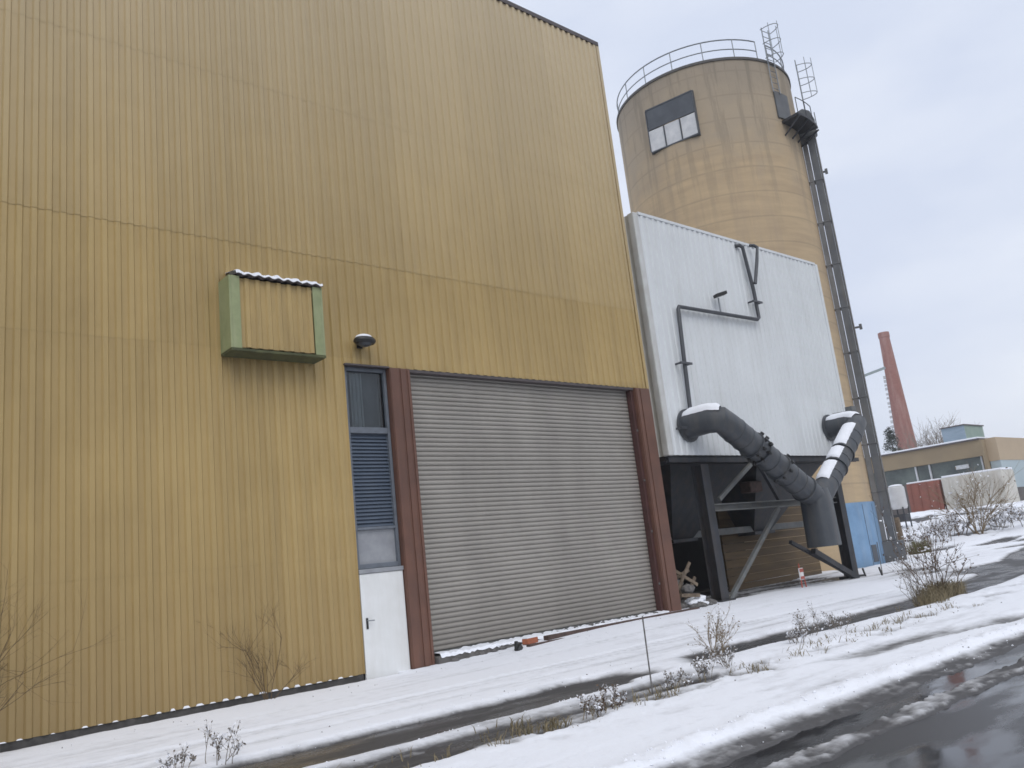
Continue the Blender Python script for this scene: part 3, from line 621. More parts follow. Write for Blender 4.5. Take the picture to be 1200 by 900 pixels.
# hoppers hanging under the deck
def hopper(x, y, wx, wy_, zt, zb, s=.25):
    m = MB(); t = [(x + i * wx, y + j * wy_, zt) for i, j in ((-1, -1), (1, -1), (1, 1), (-1, 1))]; b = [(x + i * wx * s, y + j * wy_ * s, zb) for i, j in ((-1, -1), (1, -1), (1, 1), (-1, 1))]
    m.add(t + b, [(0, 1, 5, 4), (1, 2, 6, 5), (2, 3, 7, 6), (3, 0, 4, 7), (4, 5, 6, 7), (3, 2, 1, 0)])
    m.box(x - wx * s - .1, x + wx * s + .1, y - wy_ * s - .1, y + wy_ * s + .1, zb - .1, zb)
    return m.build('hopper', 'steel_dark', fh)
hopper(21.0, 16.9, 2.0, 2.0, 4.05, 2.0); hopper(25.3, 16.9, 2.0, 2.0, 4.05, 2.0)
m = MB(); m.box(18.6, 28, 16.4, 16.85, 2.0, 2.2); m.build('screw_conveyor', 'steel_grey', fh)
m = MB(); m.box(23.2, 23.9, 15.2, 15.6, 3.2, 3.55); m.build('gearbox', 'rust', fh, bevel=.05)
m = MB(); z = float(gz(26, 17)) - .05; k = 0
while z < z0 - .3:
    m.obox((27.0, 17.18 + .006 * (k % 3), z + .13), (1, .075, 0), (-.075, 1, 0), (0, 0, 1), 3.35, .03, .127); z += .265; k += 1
m.build('shade_board_wall', 'shade_boards', fh)  # added wall of dark boards, deepening the shade in front of the silo foot
# pipe run on the white wall
pr = thing('wall_pipe', (19.2, FY - .2, 4.9), 'thin dark pipe stepping across the white ribbed wall to the roof', 'pipe')
py = FY - .16
m = MB(); m.tube([(19.0, py, 4.86), (19.08, py, 5.4), (19.17, py, 7), (19.26, py, 8.38), (19.32, py, 8.46), (23.3, py, 8.52), (23.42, py, 8.6), (23.4, py, 9.5), (23.2, py, 10.95), (23.1, py + .05, 11.02), (22.98, py + .12, 11.0)], .06, 10); m.build('main_run', 'pipe', pr, smooth=True)
m = MB(); m.tube([(23.37, py - .12, 9.7), (23.7, py - .12, 10.5), (23.88, py - .12, 11.02), (23.8, py - .05, 11.1), (23.68, py + .02, 11.1)], .055, 10); m.build('branch_pipe', 'pipe', pr, smooth=True)
for bx, bz in ((19.13, 6.75), (23.38, 9.1), (18.72, 4.9)):
    m = MB(); m.box(bx - .26, bx + .26, py - .1, py - .062, bz - .03, bz + .03); m.box(bx - .24, bx - .2, py - .062, FY - .03, bz - .025, bz + .025); m.box(bx + .2, bx + .24, py - .062, FY - .03, bz - .025, bz + .025); m.build('bracket', 'pipe', pr)
fl = thing('flood_lamp', (21.35, FY - .16, 8.55), 'small floodlight on a thin stalk above the horizontal pipe run', 'lamp')
m = MB(); m.tube([(21.35, py, 8.5), (21.35, py, 8.98)], .025, 6); m.build('stalk', 'galv', fl)
m = MB(); m.obox((21.33, py - .1, 9.06), (.9, -.35, .28), (.35, .9, 0), (-.25, 0, 1), .2, .1, .05); m.build('lamp_head', 'black', fl, bevel=.01)

# ------------------------------------------------------------------ Y-shaped duct
du = thing('dust_duct', (23.9, FY - .75, 1.2), 'fat slate grey Y shaped duct with snowy elbows before the white box building', 'duct')
def arc(p, a, b, c, n=5):
    a, b, c = Vector(a), Vector(b), Vector(c)
    return [tuple(a * (1 - t) ** 2 + b * 2 * t * (1 - t) + c * t * t) for t in [i / n for i in range(n + 1)]]
yd = FY - 1.0
lp = [(19.02, FY - .03, 5.0)] + arc(0, (19.1, yd + .3, 5.03), (19.15, yd - .1, 5.05), (19.55, yd, 4.8), 2) + [(20.3, yd, 4.4), (21.3, yd, 3.85), (22.3, yd, 3.3), (23.25, yd, 2.78)]
m = MB(); m.tube(lp, .365, 20); lb = m.build('branch_duct', 'duct', du, smooth=True)
rp_ = [(26.75, FY - .03, 5.12)] + arc(0, (26.85, yd + .3, 5.14), (26.9, yd - .1, 5.12), (26.5, yd, 4.86), 2) + [(25.6, yd, 4.2), (24.7, yd, 3.52), (23.6, yd, 2.75)]
m = MB(); m.tube(rp_, .335, 20); rb = m.build('branch_duct', 'duct', du, smooth=True)
m = MB(); k = 0
R_ = [(3.0, .34, .34), (2.6, .43, .4), (1.32, .44, .42)]
m = MB()
for zz, rx, ry in R_:
    for i in range(16):
        a = 2 * math.pi * i / 16; c_, s_ = math.cos(a), math.sin(a); e = .55
        m.v.append((23.35 + rx * math.copysign(abs(c_) ** e, c_), yd + ry * math.copysign(abs(s_) ** e, s_), zz))
for r in range(2):
    for i in range(16): b = r * 16; j = (i + 1) % 16; m.f.append((b + i, b + j, b + 16 + j, b + 16 + i))
m.f.append(tuple(range(16))); m.f.append(tuple(range(32, 48))[::-1])
m.build('collector_box', 'duct', du, smooth=True)
def flange(parent, p, d, R, th=.05):
    p, d = Vector(p), Vector(d).normalized(); m = MB(); m.tube([p - d * th / 2, p + d * th / 2], R, 24); return m.build('flange', 'duct', parent, smooth=True)
dl = Vector(lp[-1]) - Vector(lp[-3]); dr = Vector(rp_[-1]) - Vector(rp_[-3])
for t in (.28, .37, .62, .97): flange(lb, Vector((19.55, yd, 4.8)).lerp(Vector((22.9, yd, 2.97)), t), dl, .41)
for t in (.06, .17, .5, .74, .86): flange(lb, Vector((19.55, yd, 4.8)).lerp(Vector((22.9, yd, 2.97)), t), dl, .376, .03).name = 'seam_band'
for t in (.12, .27, .54, .8, .92): flange(rb, Vector((26.5, yd, 4.86)).lerp(Vector((24.0, yd, 3.02)), t), dr, .346, .03).name = 'seam_band'
flange(lb, (19.02, FY - .06, 5.0), (0, 1, 0), .47); flange(rb, (26.75, FY - .06, 5.12), (0, 1, 0), .45)
for t in (.42, .66): flange(rb, Vector((26.5, yd, 4.86)).lerp(Vector((24.0, yd, 3.02)), t), dr, .38)
for t in (.29, .355, .63):
    q = Vector((19.55, yd, 4.8)).lerp(Vector((22.9, yd, 2.97)), t)
    for k in range(7):
        a = rad(-40 + k * 38); nrm = Vector((dl.z, 0, -dl.x)).normalized() * -1
        o_ = nrm * math.cos(a) + Vector((0, -1, 0)) * math.sin(a); m = MB(); m.obox(q + o_ * .42, dl, o_, dl.cross(o_), .05, .05, .03); m.build('clamp_lug', 'black', lb)
def cap_on(parent, path, R, half, th, i0, i1):
    """a strip of settled snow along the top of a pipe"""
    m = MB(); P = [Vector(p) for p in path]; Q = []
    for i in range(i0, i1):
        for s in range(6): Q.append((P[i].lerp(P[i + 1], s / 6), (P[i + 1] - P[i]).normalized()))
    Q.append((P[i1], (P[i1] - P[i1 - 1]).normalized())); nw = 8
    for qi, (q, t) in enumerate(Q):
        side = t.cross(Vector((0, 0, 1))).normalized(); up = side.cross(t).normalized()
        endf = min(1, .25 + min(qi, len(Q) - 1 - qi) * .5)
        for j in range(nw + 1):
            a = rad(-half + 2 * half * j / nw); e = 1 - (2 * j / nw - 1) ** 4
            m.v.append(tuple(q + (side * math.sin(a) + up * math.cos(a)) * (R + .004 + th * e * endf) + Vector((random.uniform(-.008, .008),) * 3)))
    for r in range(len(Q) - 1):
        for j in range(nw): b = r * (nw + 1) + j; m.f.append((b, b + 1, b + nw + 2, b + nw + 1))
    return m.build('snow_cap', 'snow_cap', parent, smooth=True)
cap_on(lb, lp, .365, 50, .09, 0, 2)
cap_on(lb, [Vector((19.55, yd, 4.8)).lerp(Vector((22.9, yd, 2.97)), t) for t in (.66, .8, .95)], .377, 22, .04, 0, 2)
cap_on(rb, rp_, .335, 48, .08, 0, 2)
for s0, s1 in ((.03, .40), (.45, .64), (.69, .98)):
    cap_on(rb, [Vector((26.5, yd, 4.86)).lerp(Vector((24.0, yd, 3.02)), s0 + (s1 - s0) * q / 3) for q in range(4)], .346, 40, .06, 0, 3)
m = MB(); m.obox((27.35, FY - .6, 5.62), (1, 0, 0), (0, 1, 0), (0, 0, 1), .14, .12, .13); m.tube([(27.2, FY - .03, 5.6), (27.35, FY - .6, 5.6)], .04, 6); m.build('damper_motor', 'steel_grey', rb)

# ------------------------------------------------------------------ silo
SC = (34.71, 21.82); SR = 4.32; ST = 23.35
silo = thing('silo_tower', (SC[0], SC[1], 0), 'tall round tan silo tower with railing on its roof behind the white box', 'silo')
wa0, wa1, wz0, wz1 = 176., 209., 19.86, 22.12
angs = sorted(set([i * 3.0 for i in range(120)] + [wa0, wa1])); zl = [-.3, 5, 10, 15, wz0, wz1, ST]
m = MB()
for z in zl:
    for a in angs: m.v.append((SC[0] + SR * math.cos(rad(a)), SC[1] + SR * math.sin(rad(a)), z))
n = len(angs)
for r in range(len(zl) - 1):
    for i in range(n):
        j = (i + 1) % n; m.f.append((r * n + i, r * n + j, (r + 1) * n + j, (r + 1) * n + i))
m.build('wall', 'silo', silo, smooth=True)
m = MB(); m.ring(SC, SR - .6, SR + .05, ST, ST + .12, 120); m.add([(SC[0] + (SR - .58) * math.cos(2 * math.pi * i / 60), SC[1] + (SR - .58) * math.sin(2 * math.pi * i / 60), ST + .06) for i in range(60)], [tuple(range(60))])
m.build('roof_slab', 'silo_rim', silo)
pc = lambda a, R, z: Vector((SC[0] + R * math.cos(rad(a)), SC[1] + R * math.sin(rad(a)), z))
A_, B_ = pc(wa0, SR, 0), pc(wa1, SR, 0); dv = (B_ - A_).normalized(); nv = Vector((dv.y, -dv.x, 0));  nv = nv if nv.dot(A_ - Vector((*SC, 0))) > 0 else -nv
mid = (A_ + B_) / 2; hw_ = (B_ - A_).length / 2; mid = mid + nv * (SR - (mid - Vector((*SC, 0))).length + .02)
zsp = 21.05
m = MB()
for zc in (wz0 + .05, wz1 - .05, zsp): m.obox(mid - nv * .05 + Vector((0, 0, zc)), dv, nv, (0, 0, 1), hw_ - .03, .05, .03)
for s in (-1, 1): m.obox(mid + dv * s * (hw_ - .025) - nv * .05 + Vector((0, 0, (wz0 + wz1) / 2)), dv, nv, (0, 0, 1), .02, .06, (wz1 - wz0) / 2 - .1)
for u in (-.33, .33): m.obox(mid + dv * u * hw_ - nv * .05 + Vector((0, 0, (wz0 + zsp) / 2)), dv, nv, (0, 0, 1), .025, .055, (zsp - wz0) / 2 - .08)
m.obox(mid - nv * .2 + Vector((0, 0, (wz0 + wz1) / 2)), dv, nv, (0, 0, 1), hw_, .1, (wz1 - wz0) / 2)
sw = m.build('window', 'slate', silo)
m = MB(); m.obox(mid - nv * .04 + Vector((0, 0, (zsp + wz1) / 2)), dv, nv, (0, 0, 1), hw_ - .06, .02, (wz1 - zsp) / 2 - .02); m.build('dark_panel', 'slate', sw)
for k in range(3):
    u = (-2 / 3 + 2 / 3 * k) * hw_
    m = MB(); m.obox(mid + dv * u - nv * .04 + Vector((0, 0, (wz0 + zsp) / 2)), dv, nv, (0, 0, 1), hw_ / 3 - .04, .02, (zsp - wz0) / 2 - .07); m.build('white_panel', 'white_plate', sw)
# roof railing
m = MB(); rr = SR - .12
for zz, t in ((ST + 1.12, .03), (ST + .62, .025)):
    P = [pc(a, rr, zz) for a in range(-95, 259, 5)]; m.tube(P, t, 6)
for a in (-95, -75, -45, -15, 15, 45, 75, 105, 135, 158, 178, 198, 218, 238, 255): m.tube([pc(a, rr, ST + .1), pc(a, rr, ST + 1.12)], .026, 6)
m.build('railing', 'galv', silo, smooth=True)
def caged_ladder(aa, R, za, zb, cage0):
    m = MB(); rd = pc(aa, 1, 0) - Vector((*SC, 0)); tg = Vector((-rd.y, rd.x, 0))
    for s in (-.24, .24): m.tube([pc(aa, R, za) + tg * s, pc(aa, R, zb) + tg * s], .028, 6)
    z = za + .2
    while z < zb: m.tube([pc(aa, R, z) - tg * .24, pc(aa, R, z) + tg * .24], .017, 5); z += .3
    z = cage0
    while z < zb + .01:
        m.tube([pc(aa, R, z) + tg * .24 + (rd * .36 + rd * .36 * math.cos(q) if False else rd * .7 * math.sin(q) + tg * (.36 * math.cos(q) - .24) ) for q in [math.pi * i / 8 for i in range(9)]], .02, 5); z += .75
    for q in (math.pi * .2, math.pi * .5, math.pi * .8):
        o_ = rd * .7 * math.sin(q) + tg * .36 * math.cos(q); m.tube([pc(aa, R, cage0) + o_, pc(aa, R, zb) + o_], .016, 5)
    return m.build('ladder', 'galv', silo)
caged_ladder(-97, SR + .1, 21.8, 25.15, 23.5)
caged_ladder(-66, SR + .45, 20.9, 24.25, 22.4)
# small door and landing below the rim
m = MB(); m.ring(SC, SR + .01, SR + .08, 20.55, 21.9, 6, -99, -85); m.build('hatch_door', 'elev', silo)
m = MB(); m.ring(SC, SR + .01, SR + .9, 20.3, 20.42, 10, -96, -72)
for a in range(-95, -70, 8): m.tube([pc(a, SR + .85, 20.42), pc(a, SR + .85, 21.2)], .02, 5); m.bar(pc(a, SR, 19.7), pc(a, SR + .9, 20.28), .06, .06)
m.tube([pc(a, SR + .85, 21.2) for a in range(-95, -78, 4)], .02, 5)
m.build('landing', 'steel_dark', silo)
# light blue doors round the foot
m = MB(); m.ring(SC, SR + .01, SR + .06, .0, 2.8, 24, -112, -58); dr_ = m.build('blue_door', 'blue_pan', silo)
m = MB()
for a in (-92, -79): m.ring(SC, SR + .062, SR + .07, .1, 2.7, 1, a - .12, a + .12)
m.build('door_seam', 'slate', dr_)
m = MB(); m.ring(SC, SR + .062, SR + .08, .3, 1.0, 4, -91, -85); m.build('vent_grille', 'slate', dr_)
# bucket elevator beside it
be = thing('bucket_elevator', (36.6, 17.35, 0), 'dark twin shaft elevator pipe climbing the right side of the silo tower', 'conveyor')
ex, ey = 36.535, 17.54; ux = Vector((.43, -.9, 0)).normalized(); vx = Vector((.9, .43, 0)).normalized()   # vx runs across the view
def shaft(off, hx, hy, za, zb, mt):
    m = MB(); c_ = Vector((ex, ey, 0)) + ux * off
    rdv = vx
    m.obox(c_ + Vector((0, 0, (za + zb) / 2)), ux, vx, (0, 0, 1), hx, hy, (zb - za) / 2)
    z = za + 1.2
    while z < zb: m.obox(c_ + Vector((0, 0, z)), ux, vx, (0, 0, 1), hx + .03, hy + .02, .03); z += 2.1
    return m.build('shaft', mt, be, bevel=.01)
shaft(.1, .16, .22, -.1, 20.9, 'elev'); shaft(-.2, .115, .18, -.1, 20.5, 'elev_light')
m = MB(); c_ = Vector((ex, ey, 0))
P2 = [(-.6, 20.5), (-.6, 21.1), (-.4, 21.45), (0, 21.6), (.3, 21.4), (.45, 20.9), (.45, 20.3), (.2, 20.1), (-.3, 20.1)]
for s in (-.32, .32):
    for u, z in P2: q = c_ + ux * u + vx * s; m.v.append((q.x, q.y, z))
nn = len(P2)
for i in range(nn): j = (i + 1) % nn; m.f.append((i, j, nn + j, nn + i))
m.f.append(tuple(range(nn))[::-1]); m.f.append(tuple(range(nn, 2 * nn)))
m.build('elevator_head', 'elev', be, bevel=.03)
for z, s in ((18.3, .5), (10.6, .6)):
    m = MB(); q = c_ + Vector((0, 0, z)); m.bar(q + ux * .3 * (1 if s > 0 else -1), q + ux * s, .08, .08, side=(0, 0, 1)); m.obox(q + ux * s, ux, vx, (0, 0, 1), .06, .06, .12); m.build('bracket', 'elev', be)
m = MB(); m.bar(c_ + Vector((0, 0, 8.35)) + ux * .3, c_ + Vector((0, 0, 8.55)) + ux * 1.25, .12, .1, side=(0, 0, 1)); m.build('outlet_arm', 'far_blue', be)
m = MB(); m.obox(c_ + Vector((0, 0, .5)), ux, vx, (0, 0, 1), .55, .4, .55); m.build('boot', 'elev', be, bevel=.03)
# conduit running down beside the shaft
m = MB(); m.tube([c_ + ux * .31 - vx * .1 + Vector((0, 0, z)) for z in (0, 7, 14, 20.4)], .05, 6); m.build('conduit', 'elev_light', be)

# ------------------------------------------------------------------ snow slab, rail and rubble by the gate
m = MB(); m.box(12.4, 17.6, FY - .6, FY - .45, .08, .25); rail = m.build('threshold_rail', 'rust', bevel=.01)
tag(rail, 'long dark rusty steel strip lying in the snow before the roller shutter', 'rail')
m = MB()
N_ = 110
for r, (yy, zz) in enumerate(((FY - .24, .2), (FY - .2, .235), (FY - .02, .25), (FY + .135, .255))):
    for i in range(N_ + 1):
        u = i / N_; m.v.append((9.9 + 7.0 * u, yy + random.uniform(-.02, .02) * (r < 3), zz + random.uniform(-.02, .025) - (.02 if r == 0 else 0)))
for r in range(3):
    for i in range(N_): b = r * (N_ + 1) + i; m.f.append((b, b + 1, b + N_ + 2, b + N_ + 1))
tag(m.build('snow_drift', 'snow_cap', smooth=True), 'thin drift of snow along the foot of the roller shutter', 'snow', kind='stuff')
def chunk(name, mt, c, s, label=None, cat=None, group=None, flat=.6):
    m = MB(); blob(m, (0, 0, 0), 1, 1, 1, nu=7, nv=4)
    rx, ry, rz = s * random.uniform(.8, 1.3), s * random.uniform(.7, 1.1), s * flat * random.uniform(.8, 1.2); q = random.uniform(0, 3)
    rn = {}
    m.v = [((v[0] * rx * math.cos(q) - v[1] * ry * math.sin(q)) * random.uniform(.8, 1.15), (v[0] * rx * math.sin(q) + v[1] * ry * math.cos(q)) * random.uniform(.8, 1.15), v[2] * rz * random.uniform(.85, 1.1)) for v in m.v]
    o = m.build(name, mt); o.location = c; return tag(o, label, cat, group)
# broken concrete along the left part of the threshold
for i in range(22):
    x = 10.0 + i * .112 + random.uniform(-.04, .04); y = FY - .06 - random.uniform(0, .14) - .05 * (i % 3)
    chunk('rubble_stone', 'rubble', (x, y, gnd(x, y) - .01 + random.uniform(0, .05)), random.uniform(.05, .1), 'small grey broken concrete lump along the left foot of the shutter', 'rubble', 'rubble lumps under the shutter')
for i in range(18):
    x = 12.6 + i * .23 + random.uniform(-.06, .06); y = FY + .02 - random.uniform(0, .08)
    chunk('crust_lump', 'rubble', (x, y, .225 + random.uniform(0, .025)), random.uniform(.03, .07), 'small dark grit lump lying on the drift under the right half of the shutter', 'rubble', 'grit lumps on the drift')
m = MB(); m.obox((12.05, FY - .42, .2), (1, .15, 0), (-.15, 1, 0), (0, 0, 1), .17, .08, .055); b_ = m.build('broken_brick', 'brickbit', bevel=.012); tag(b_, 'orange red broken brick in the snow before the shutter', 'brick')
m = MB(); m.obox((12.04, FY - .42, .27), (1, .15, 0), (-.15, 1, 0), (0, 0, 1), .16, .075, .014); m.build('snow_cap', 'snow_cap', b_, bevel=.01)
m = MB(); m.obox((11.35, FY - .85, .14), (.8, .3, .5), (-.3, 1, 0), (-.5, 0, .8), .09, .05, .05); m.obox((11.3, FY - .84, .2), (.2, .1, 1), (1, .1, 0), (0, 1, 0), .09, .03, .03); tag(m.build('scrap_piece', 'black', bevel=.01), 'black scrap fitting sticking out of the snow left of the brick', 'scrap')
m = MB(); m.box(11.7, 12.75, FY - .8, FY - .68, .05, .165); tag(m.build('timber_offcut', 'rust', bevel=.01), 'short dark board half buried in front of the broken brick', 'board')
# debris heap at the hall's corner
for i in range(16):
    x = 17.75 + random.uniform(0, 1.1); y = FY - .1 + random.uniform(-.25, .55)
    chunk('rubble_stone', 'rubble', (x, y, gnd(x, y) + random.uniform(-.02, .12)), random.uniform(.1, .2), 'grey broken lump in the rubble heap at the hall corner', 'rubble', 'rubble heap between hall and filter house')
for i in range(9):
    x = 17.8 + random.uniform(0, 1.0); y = FY - .1 + random.uniform(-.2, .4); o = chunk('snow_lump', 'snow_cap', (x, y, gnd(x, y) + random.uniform(.06, .2)), random.uniform(.1, .17), 'lump of snow on the rubble heap at the hall corner', 'snow', 'snow lumps on the rubble heap', .5)
pl = [((17.72, FY + .1, .7), (18.05, FY - .15, 1.35)), ((17.78, FY + .2, 1.2), (18.3, FY - .1, .75)), ((17.7, FY + .0, .55), (18.2, FY - .2, .5)), ((17.9, FY + .3, .25), (17.82, FY - .05, 1.1)), ((18.0, FY + .2, .3), (18.5, FY + .1, .95)), ((17.75, FY + .35, .9), (18.35, FY + .15, 1.15))]
for i, (p, q) in enumerate(pl):
    m = MB(); m.bar(p, q, .09, .035); tag(m.build('loose_plank', 'wood', bevel=.004), 'short weathered plank leaning among the rubble at the hall corner', 'plank', 'planks in the rubble heap')
for i in range(10):
    x = 17.7 + random.uniform(0, .5); y = FY + random.uniform(-.05, .6); chunk('rubble_stone', 'rubble', (x, y, .3 + random.uniform(0, .55)), random.uniform(.1, .2), 'grey broken lump in the rubble heap at the hall corner', 'rubble', 'rubble heap between hall and filter house', .8)

# ------------------------------------------------------------------ small posts
def rod(name, x, y, h, r, lean, mt, label, cat):
    z = gnd(x, y) - .05; m = MB(); m.tube([(x, y, z), (x + lean[0], y + lean[1], z + h)], r, 6); return tag(m.build(name, mt, smooth=True), label, cat)
rod('marker_rod', 8.3, 7.3, .98, .01, (.02, .01), 'rubble', 'thin grey metal rod standing upright in the verge snow', 'rod')
rod('thin_stake', 27.6, 13.7, 1.1, .015, (.05, 0), 'steel_grey', 'thin upright stake in the snow left of the elevator foot', 'stake')
for p, q, lb_ in (((26.9, 13.9, .42), (26.75, 13.9, .72), 'short dark peg poking from the snow beside the right steel leg, the farther of two'), ((26.6, 13.2, .1), (26.45, 13.2, .4), 'short dark peg poking from the snow near the right steel leg, the nearer of two')):
    m = MB(); zz = gnd(p[0], p[1]) - .1; m.bar((p[0], p[1], zz), (q[0], q[1], zz + .36), .05, .04); tag(m.build('peg', 'black'), lb_, 'peg', 'dark pegs by the steel leg')
bp_ = thing('barrier_post', (23.0, 13.9, float(gz(23, 13.9))), 'small red and white barrier stand in the snow under the filter house', 'barrier')
zz = gnd(23, 13.9) - .06
m = MB(); m.box(22.94, 23.14, 13.86, 13.9, zz + .28, zz + .62); m.build('board', 'post_white', bp_, bevel=.006)
m = MB(); m.box(22.94, 23.14, 13.85, 13.859, zz + .5, zz + .6); m.box(22.94, 23.14, 13.85, 13.859, zz + .3, zz + .38); m.build('stripe', 'post_red', bp_)
m = MB(); m.tube([(22.96, 13.88, zz), (22.98, 13.88, zz + .75)], .022, 6); m.tube([(23.2, 13.88, zz), (23.12, 13.88, zz + .5)], .02, 6); m.build('leg', 'post_red', bp_)

# ------------------------------------------------------------------ plants
def grow(m, p, d, L, r, depth, rng, spread=.5, kids=(3, 5), sub=4, n=4, curl=.16, up=.06, leaves=None, taper=.45):
    pts = [Vector(p)]; dd = Vector(d).normalized()
    for i in range(sub):
        dd = (dd + Vector((rng.gauss(0, curl), rng.gauss(0, curl), rng.gauss(0, curl) + up))).normalized(); pts.append(pts[-1] + dd * L / sub)
    m.tube(pts, [r * (1 - (1 - taper) * i / sub) for i in range(sub + 1)], n if depth > 0 else 3, cap=False)
    if leaves is not None and depth <= 1:
        for q in pts[1:]: leaves.append(q)
    if depth == 0: return
    for k in range(rng.randint(*kids)):
        t = rng.uniform(.3, 1); i = min(sub - 1, int(t * sub)); q = pts[i].lerp(pts[i + 1], t * sub - i)
        nd = (dd + Vector((rng.gauss(0, spread), rng.gauss(0, spread), rng.gauss(0, spread * .7) + .1))).normalized()
        grow(m, q, nd, L * rng.uniform(.45, .7), r * .55, depth - 1, rng, spread, kids, max(2, sub - 1), n, curl, up, leaves, taper)
def leafbits(m, pts, rng, size, frac):
    for q in pts:
        if rng.random() > frac: continue
        a = Vector((rng.gauss(0, 1), rng.gauss(0, 1), rng.gauss(0, 1))).normalized(); b = a.cross(Vector((rng.gauss(0, 1), rng.gauss(0, 1), 1))).normalized(); s = size * rng.uniform(.6, 1.4)
        q = Vector(q) + a * s * .5
        m.add([q - a * s, q + b * s * .5, q + a * s, q - b * s * .5], [(0, 1, 2, 3)])
def shrub(name, x, y, h, seed, label, cat, group=None, stems=5, mt='twig', r=.012, depth=2, lean=(0, 0), spread=.5, kids=(3, 5), leaf=None, leafsize=.03, frac=.4, base_r=.08, snow=0, up=.06):
    rng = random.Random(seed); z = gnd(x, y) - .04; t = thing(name, (x, y, z), label, cat, group)
    m = MB(); lv = []
    for i in range(stems):
        a = rng.uniform(0, 6.28); q = rng.uniform(0, base_r)
        d_ = Vector((math.cos(a) * rng.uniform(.1, .55) + lean[0], math.sin(a) * rng.uniform(.1, .55) + lean[1], 1))
        grow(m, (x + q * math.cos(a), y + q * math.sin(a), z), d_, h * rng.uniform(.55, 1.0) * .75, r, depth, rng, spread, kids, leaves=lv, up=up)
    m.build('stems', mt, t)
    if leaf: 
        k = MB(); leafbits(k, lv, rng, leafsize, frac); 
        if k.f: tag(k.build('dry_leaves', leaf, t), kind='stuff')
    if snow:
        k = MB(); leafbits(k, lv, rng, leafsize * 1.2, snow); 
        if k.f: tag(k.build('snow_flecks', 'snow_cap', t), kind='stuff')
    return t
G1 = 'dry weeds along the verge'
shrub('bare_bush', 1.6, 13.4, 2.5, 11, 'brown bare bush at the left edge of the view against the ochre wall', 'bush', 'bare bushes against the ochre wall', stems=14, r=.009, depth=3, lean=(.28, 0), mt='twig_wall', spread=.6, kids=(3, 5))
shrub('bare_bush', 6.3, 13.75, 1.45, 12, 'small bare brown bush against the ochre wall left of the white door', 'bush', 'bare bushes against the ochre wall', stems=8, r=.007, depth=3, mt='twig_wall', lean=(.12, 0), kids=(3, 4))
W = [  # x, y, height, stems, material, label
    (3.75, 9.45, .5, 4, 'twig_grey', 'thin dry weed in the snow at the lower left beside the bare lane'),
    (3.3, 9.5, .3, 3, 'twig_grey', 'shortest dry weed at the lower left, nearest the frame edge'),
    (11.05, 8.35, .95, 7, 'twig_pale', 'tall straw coloured weed clump at the lane edge before the left steel leg'),
    (10.1, 7.45, .45, 6, 'twig_grey', 'grey weed clump in the verge between the straw clump and the metal rod'),
    (9.5, 7.4, .38, 6, 'twig_grey', 'low grey weed clump in the verge just right of the metal rod'),
    (8.75, 7.25, .3, 5, 'twig_grey', 'short grey weed standing right at the foot of the metal rod'),
    (7.35, 7.15, .3, 7, 'twig', 'dark brown weed tuft in the verge left of the metal rod'),
    (7.0, 7.05, .22, 6, 'twig', 'smaller dark brown weed tuft, second left of the metal rod'),
    (13.2, 8.05, .6, 4, 'twig_grey', 'slim leaning weed at the lane edge in the middle distance'),
    (14.2, 8.0, .4, 5, 'twig_grey', 'low weed cluster in the verge short of the big brown shrub'),
    (12.4, 7.7, .4, 6, 'twig_grey', 'wide low weed cluster beyond the straw coloured clump'),
    (18.5, 8.5, 1.5, 3, 'twig_grey', 'slender tall sapling just left of the big brown shrub'),
]
for i, (x, y, h, st, mt_, lb_) in enumerate(W):
    shrub('dry_weed', x, y, h * (.82 if h > .25 else 1), 40 + i, lb_, 'weed', G1, stems=st + 5, mt=mt_, r=.005 if h < .8 else .007, depth=2, kids=(2, 5), leaf=mt_, leafsize=.018, frac=.5, base_r=.15, spread=.4, snow=.35)
shrub('brown_shrub', 20.1, 8.85, 1.8, 77, 'leafy brown shrub with snow flecks on the verge beside the lane at right', 'shrub', stems=9, mt='twig', r=.013, depth=2, kids=(3, 5), leaf='twig', leafsize=.032, frac=.75, base_r=.3, spread=.5, snow=.3)
# tufts of grass: blades
def tuft(x, y, rr, h, n, seed, m, zoff=0):
    rng = random.Random(seed)
    for i in range(n):
        a = rng.uniform(0, 6.28); q = rr * math.sqrt(rng.random()); bx, by = x + q * math.cos(a), y + q * math.sin(a) * .6
        z = float(gz(bx, by)) + .01; hh = h * rng.uniform(.5, 1.1); ld = Vector((rng.gauss(0, .5), rng.gauss(0, .5), 0)) * hh; wd = Vector((rng.gauss(0, 1), rng.gauss(0, 1), 0)).normalized() * .006
        p0 = Vector((bx, by, z)); p1 = p0 + ld * .4 + Vector((0, 0, hh * .7)); p2 = p0 + ld * 1.3 + Vector((0, 0, hh * .9))
        m.add([p0 - wd, p0 + wd, p1 + wd * .8, p1 - wd * .8, p2], [(0, 1, 2, 3), (3, 2, 4)])
m = MB()
for i, (x, y, rr, h, n) in enumerate([(19.8, 8.6, .8, .4, 600), (18.3, 8.15, .5, .28, 260), (20.6, 8.9, .5, .45, 300)]): tuft(x, y, rr, h, n, 200 + i, m)
tag(m.build('grass_clump', 'straw'), 'straw and green grass round the foot of the brown shrub at right', 'grass', kind='stuff')
m = MB(); rng = random.Random(5)
for i in range(110):
    x = rng.uniform(3.5, 17.5); y = 7.05 + .03 * max(0, x - 8) ** 1.2 + rng.gauss(0, .25); tuft(x, y, rng.uniform(.05, .3), rng.uniform(.08, .2), rng.randint(3, 11), 300 + i, m)
for i in range(6): x = rng.uniform(5.9, 6.5); y = 7.0 + rng.gauss(0, .1); tuft(x, y, .13, .12, 22, 500 + i, m)
tag(m.build('verge_grass', 'straw'), 'withered grass poking through the snow of the verge', 'grass', kind='stuff')

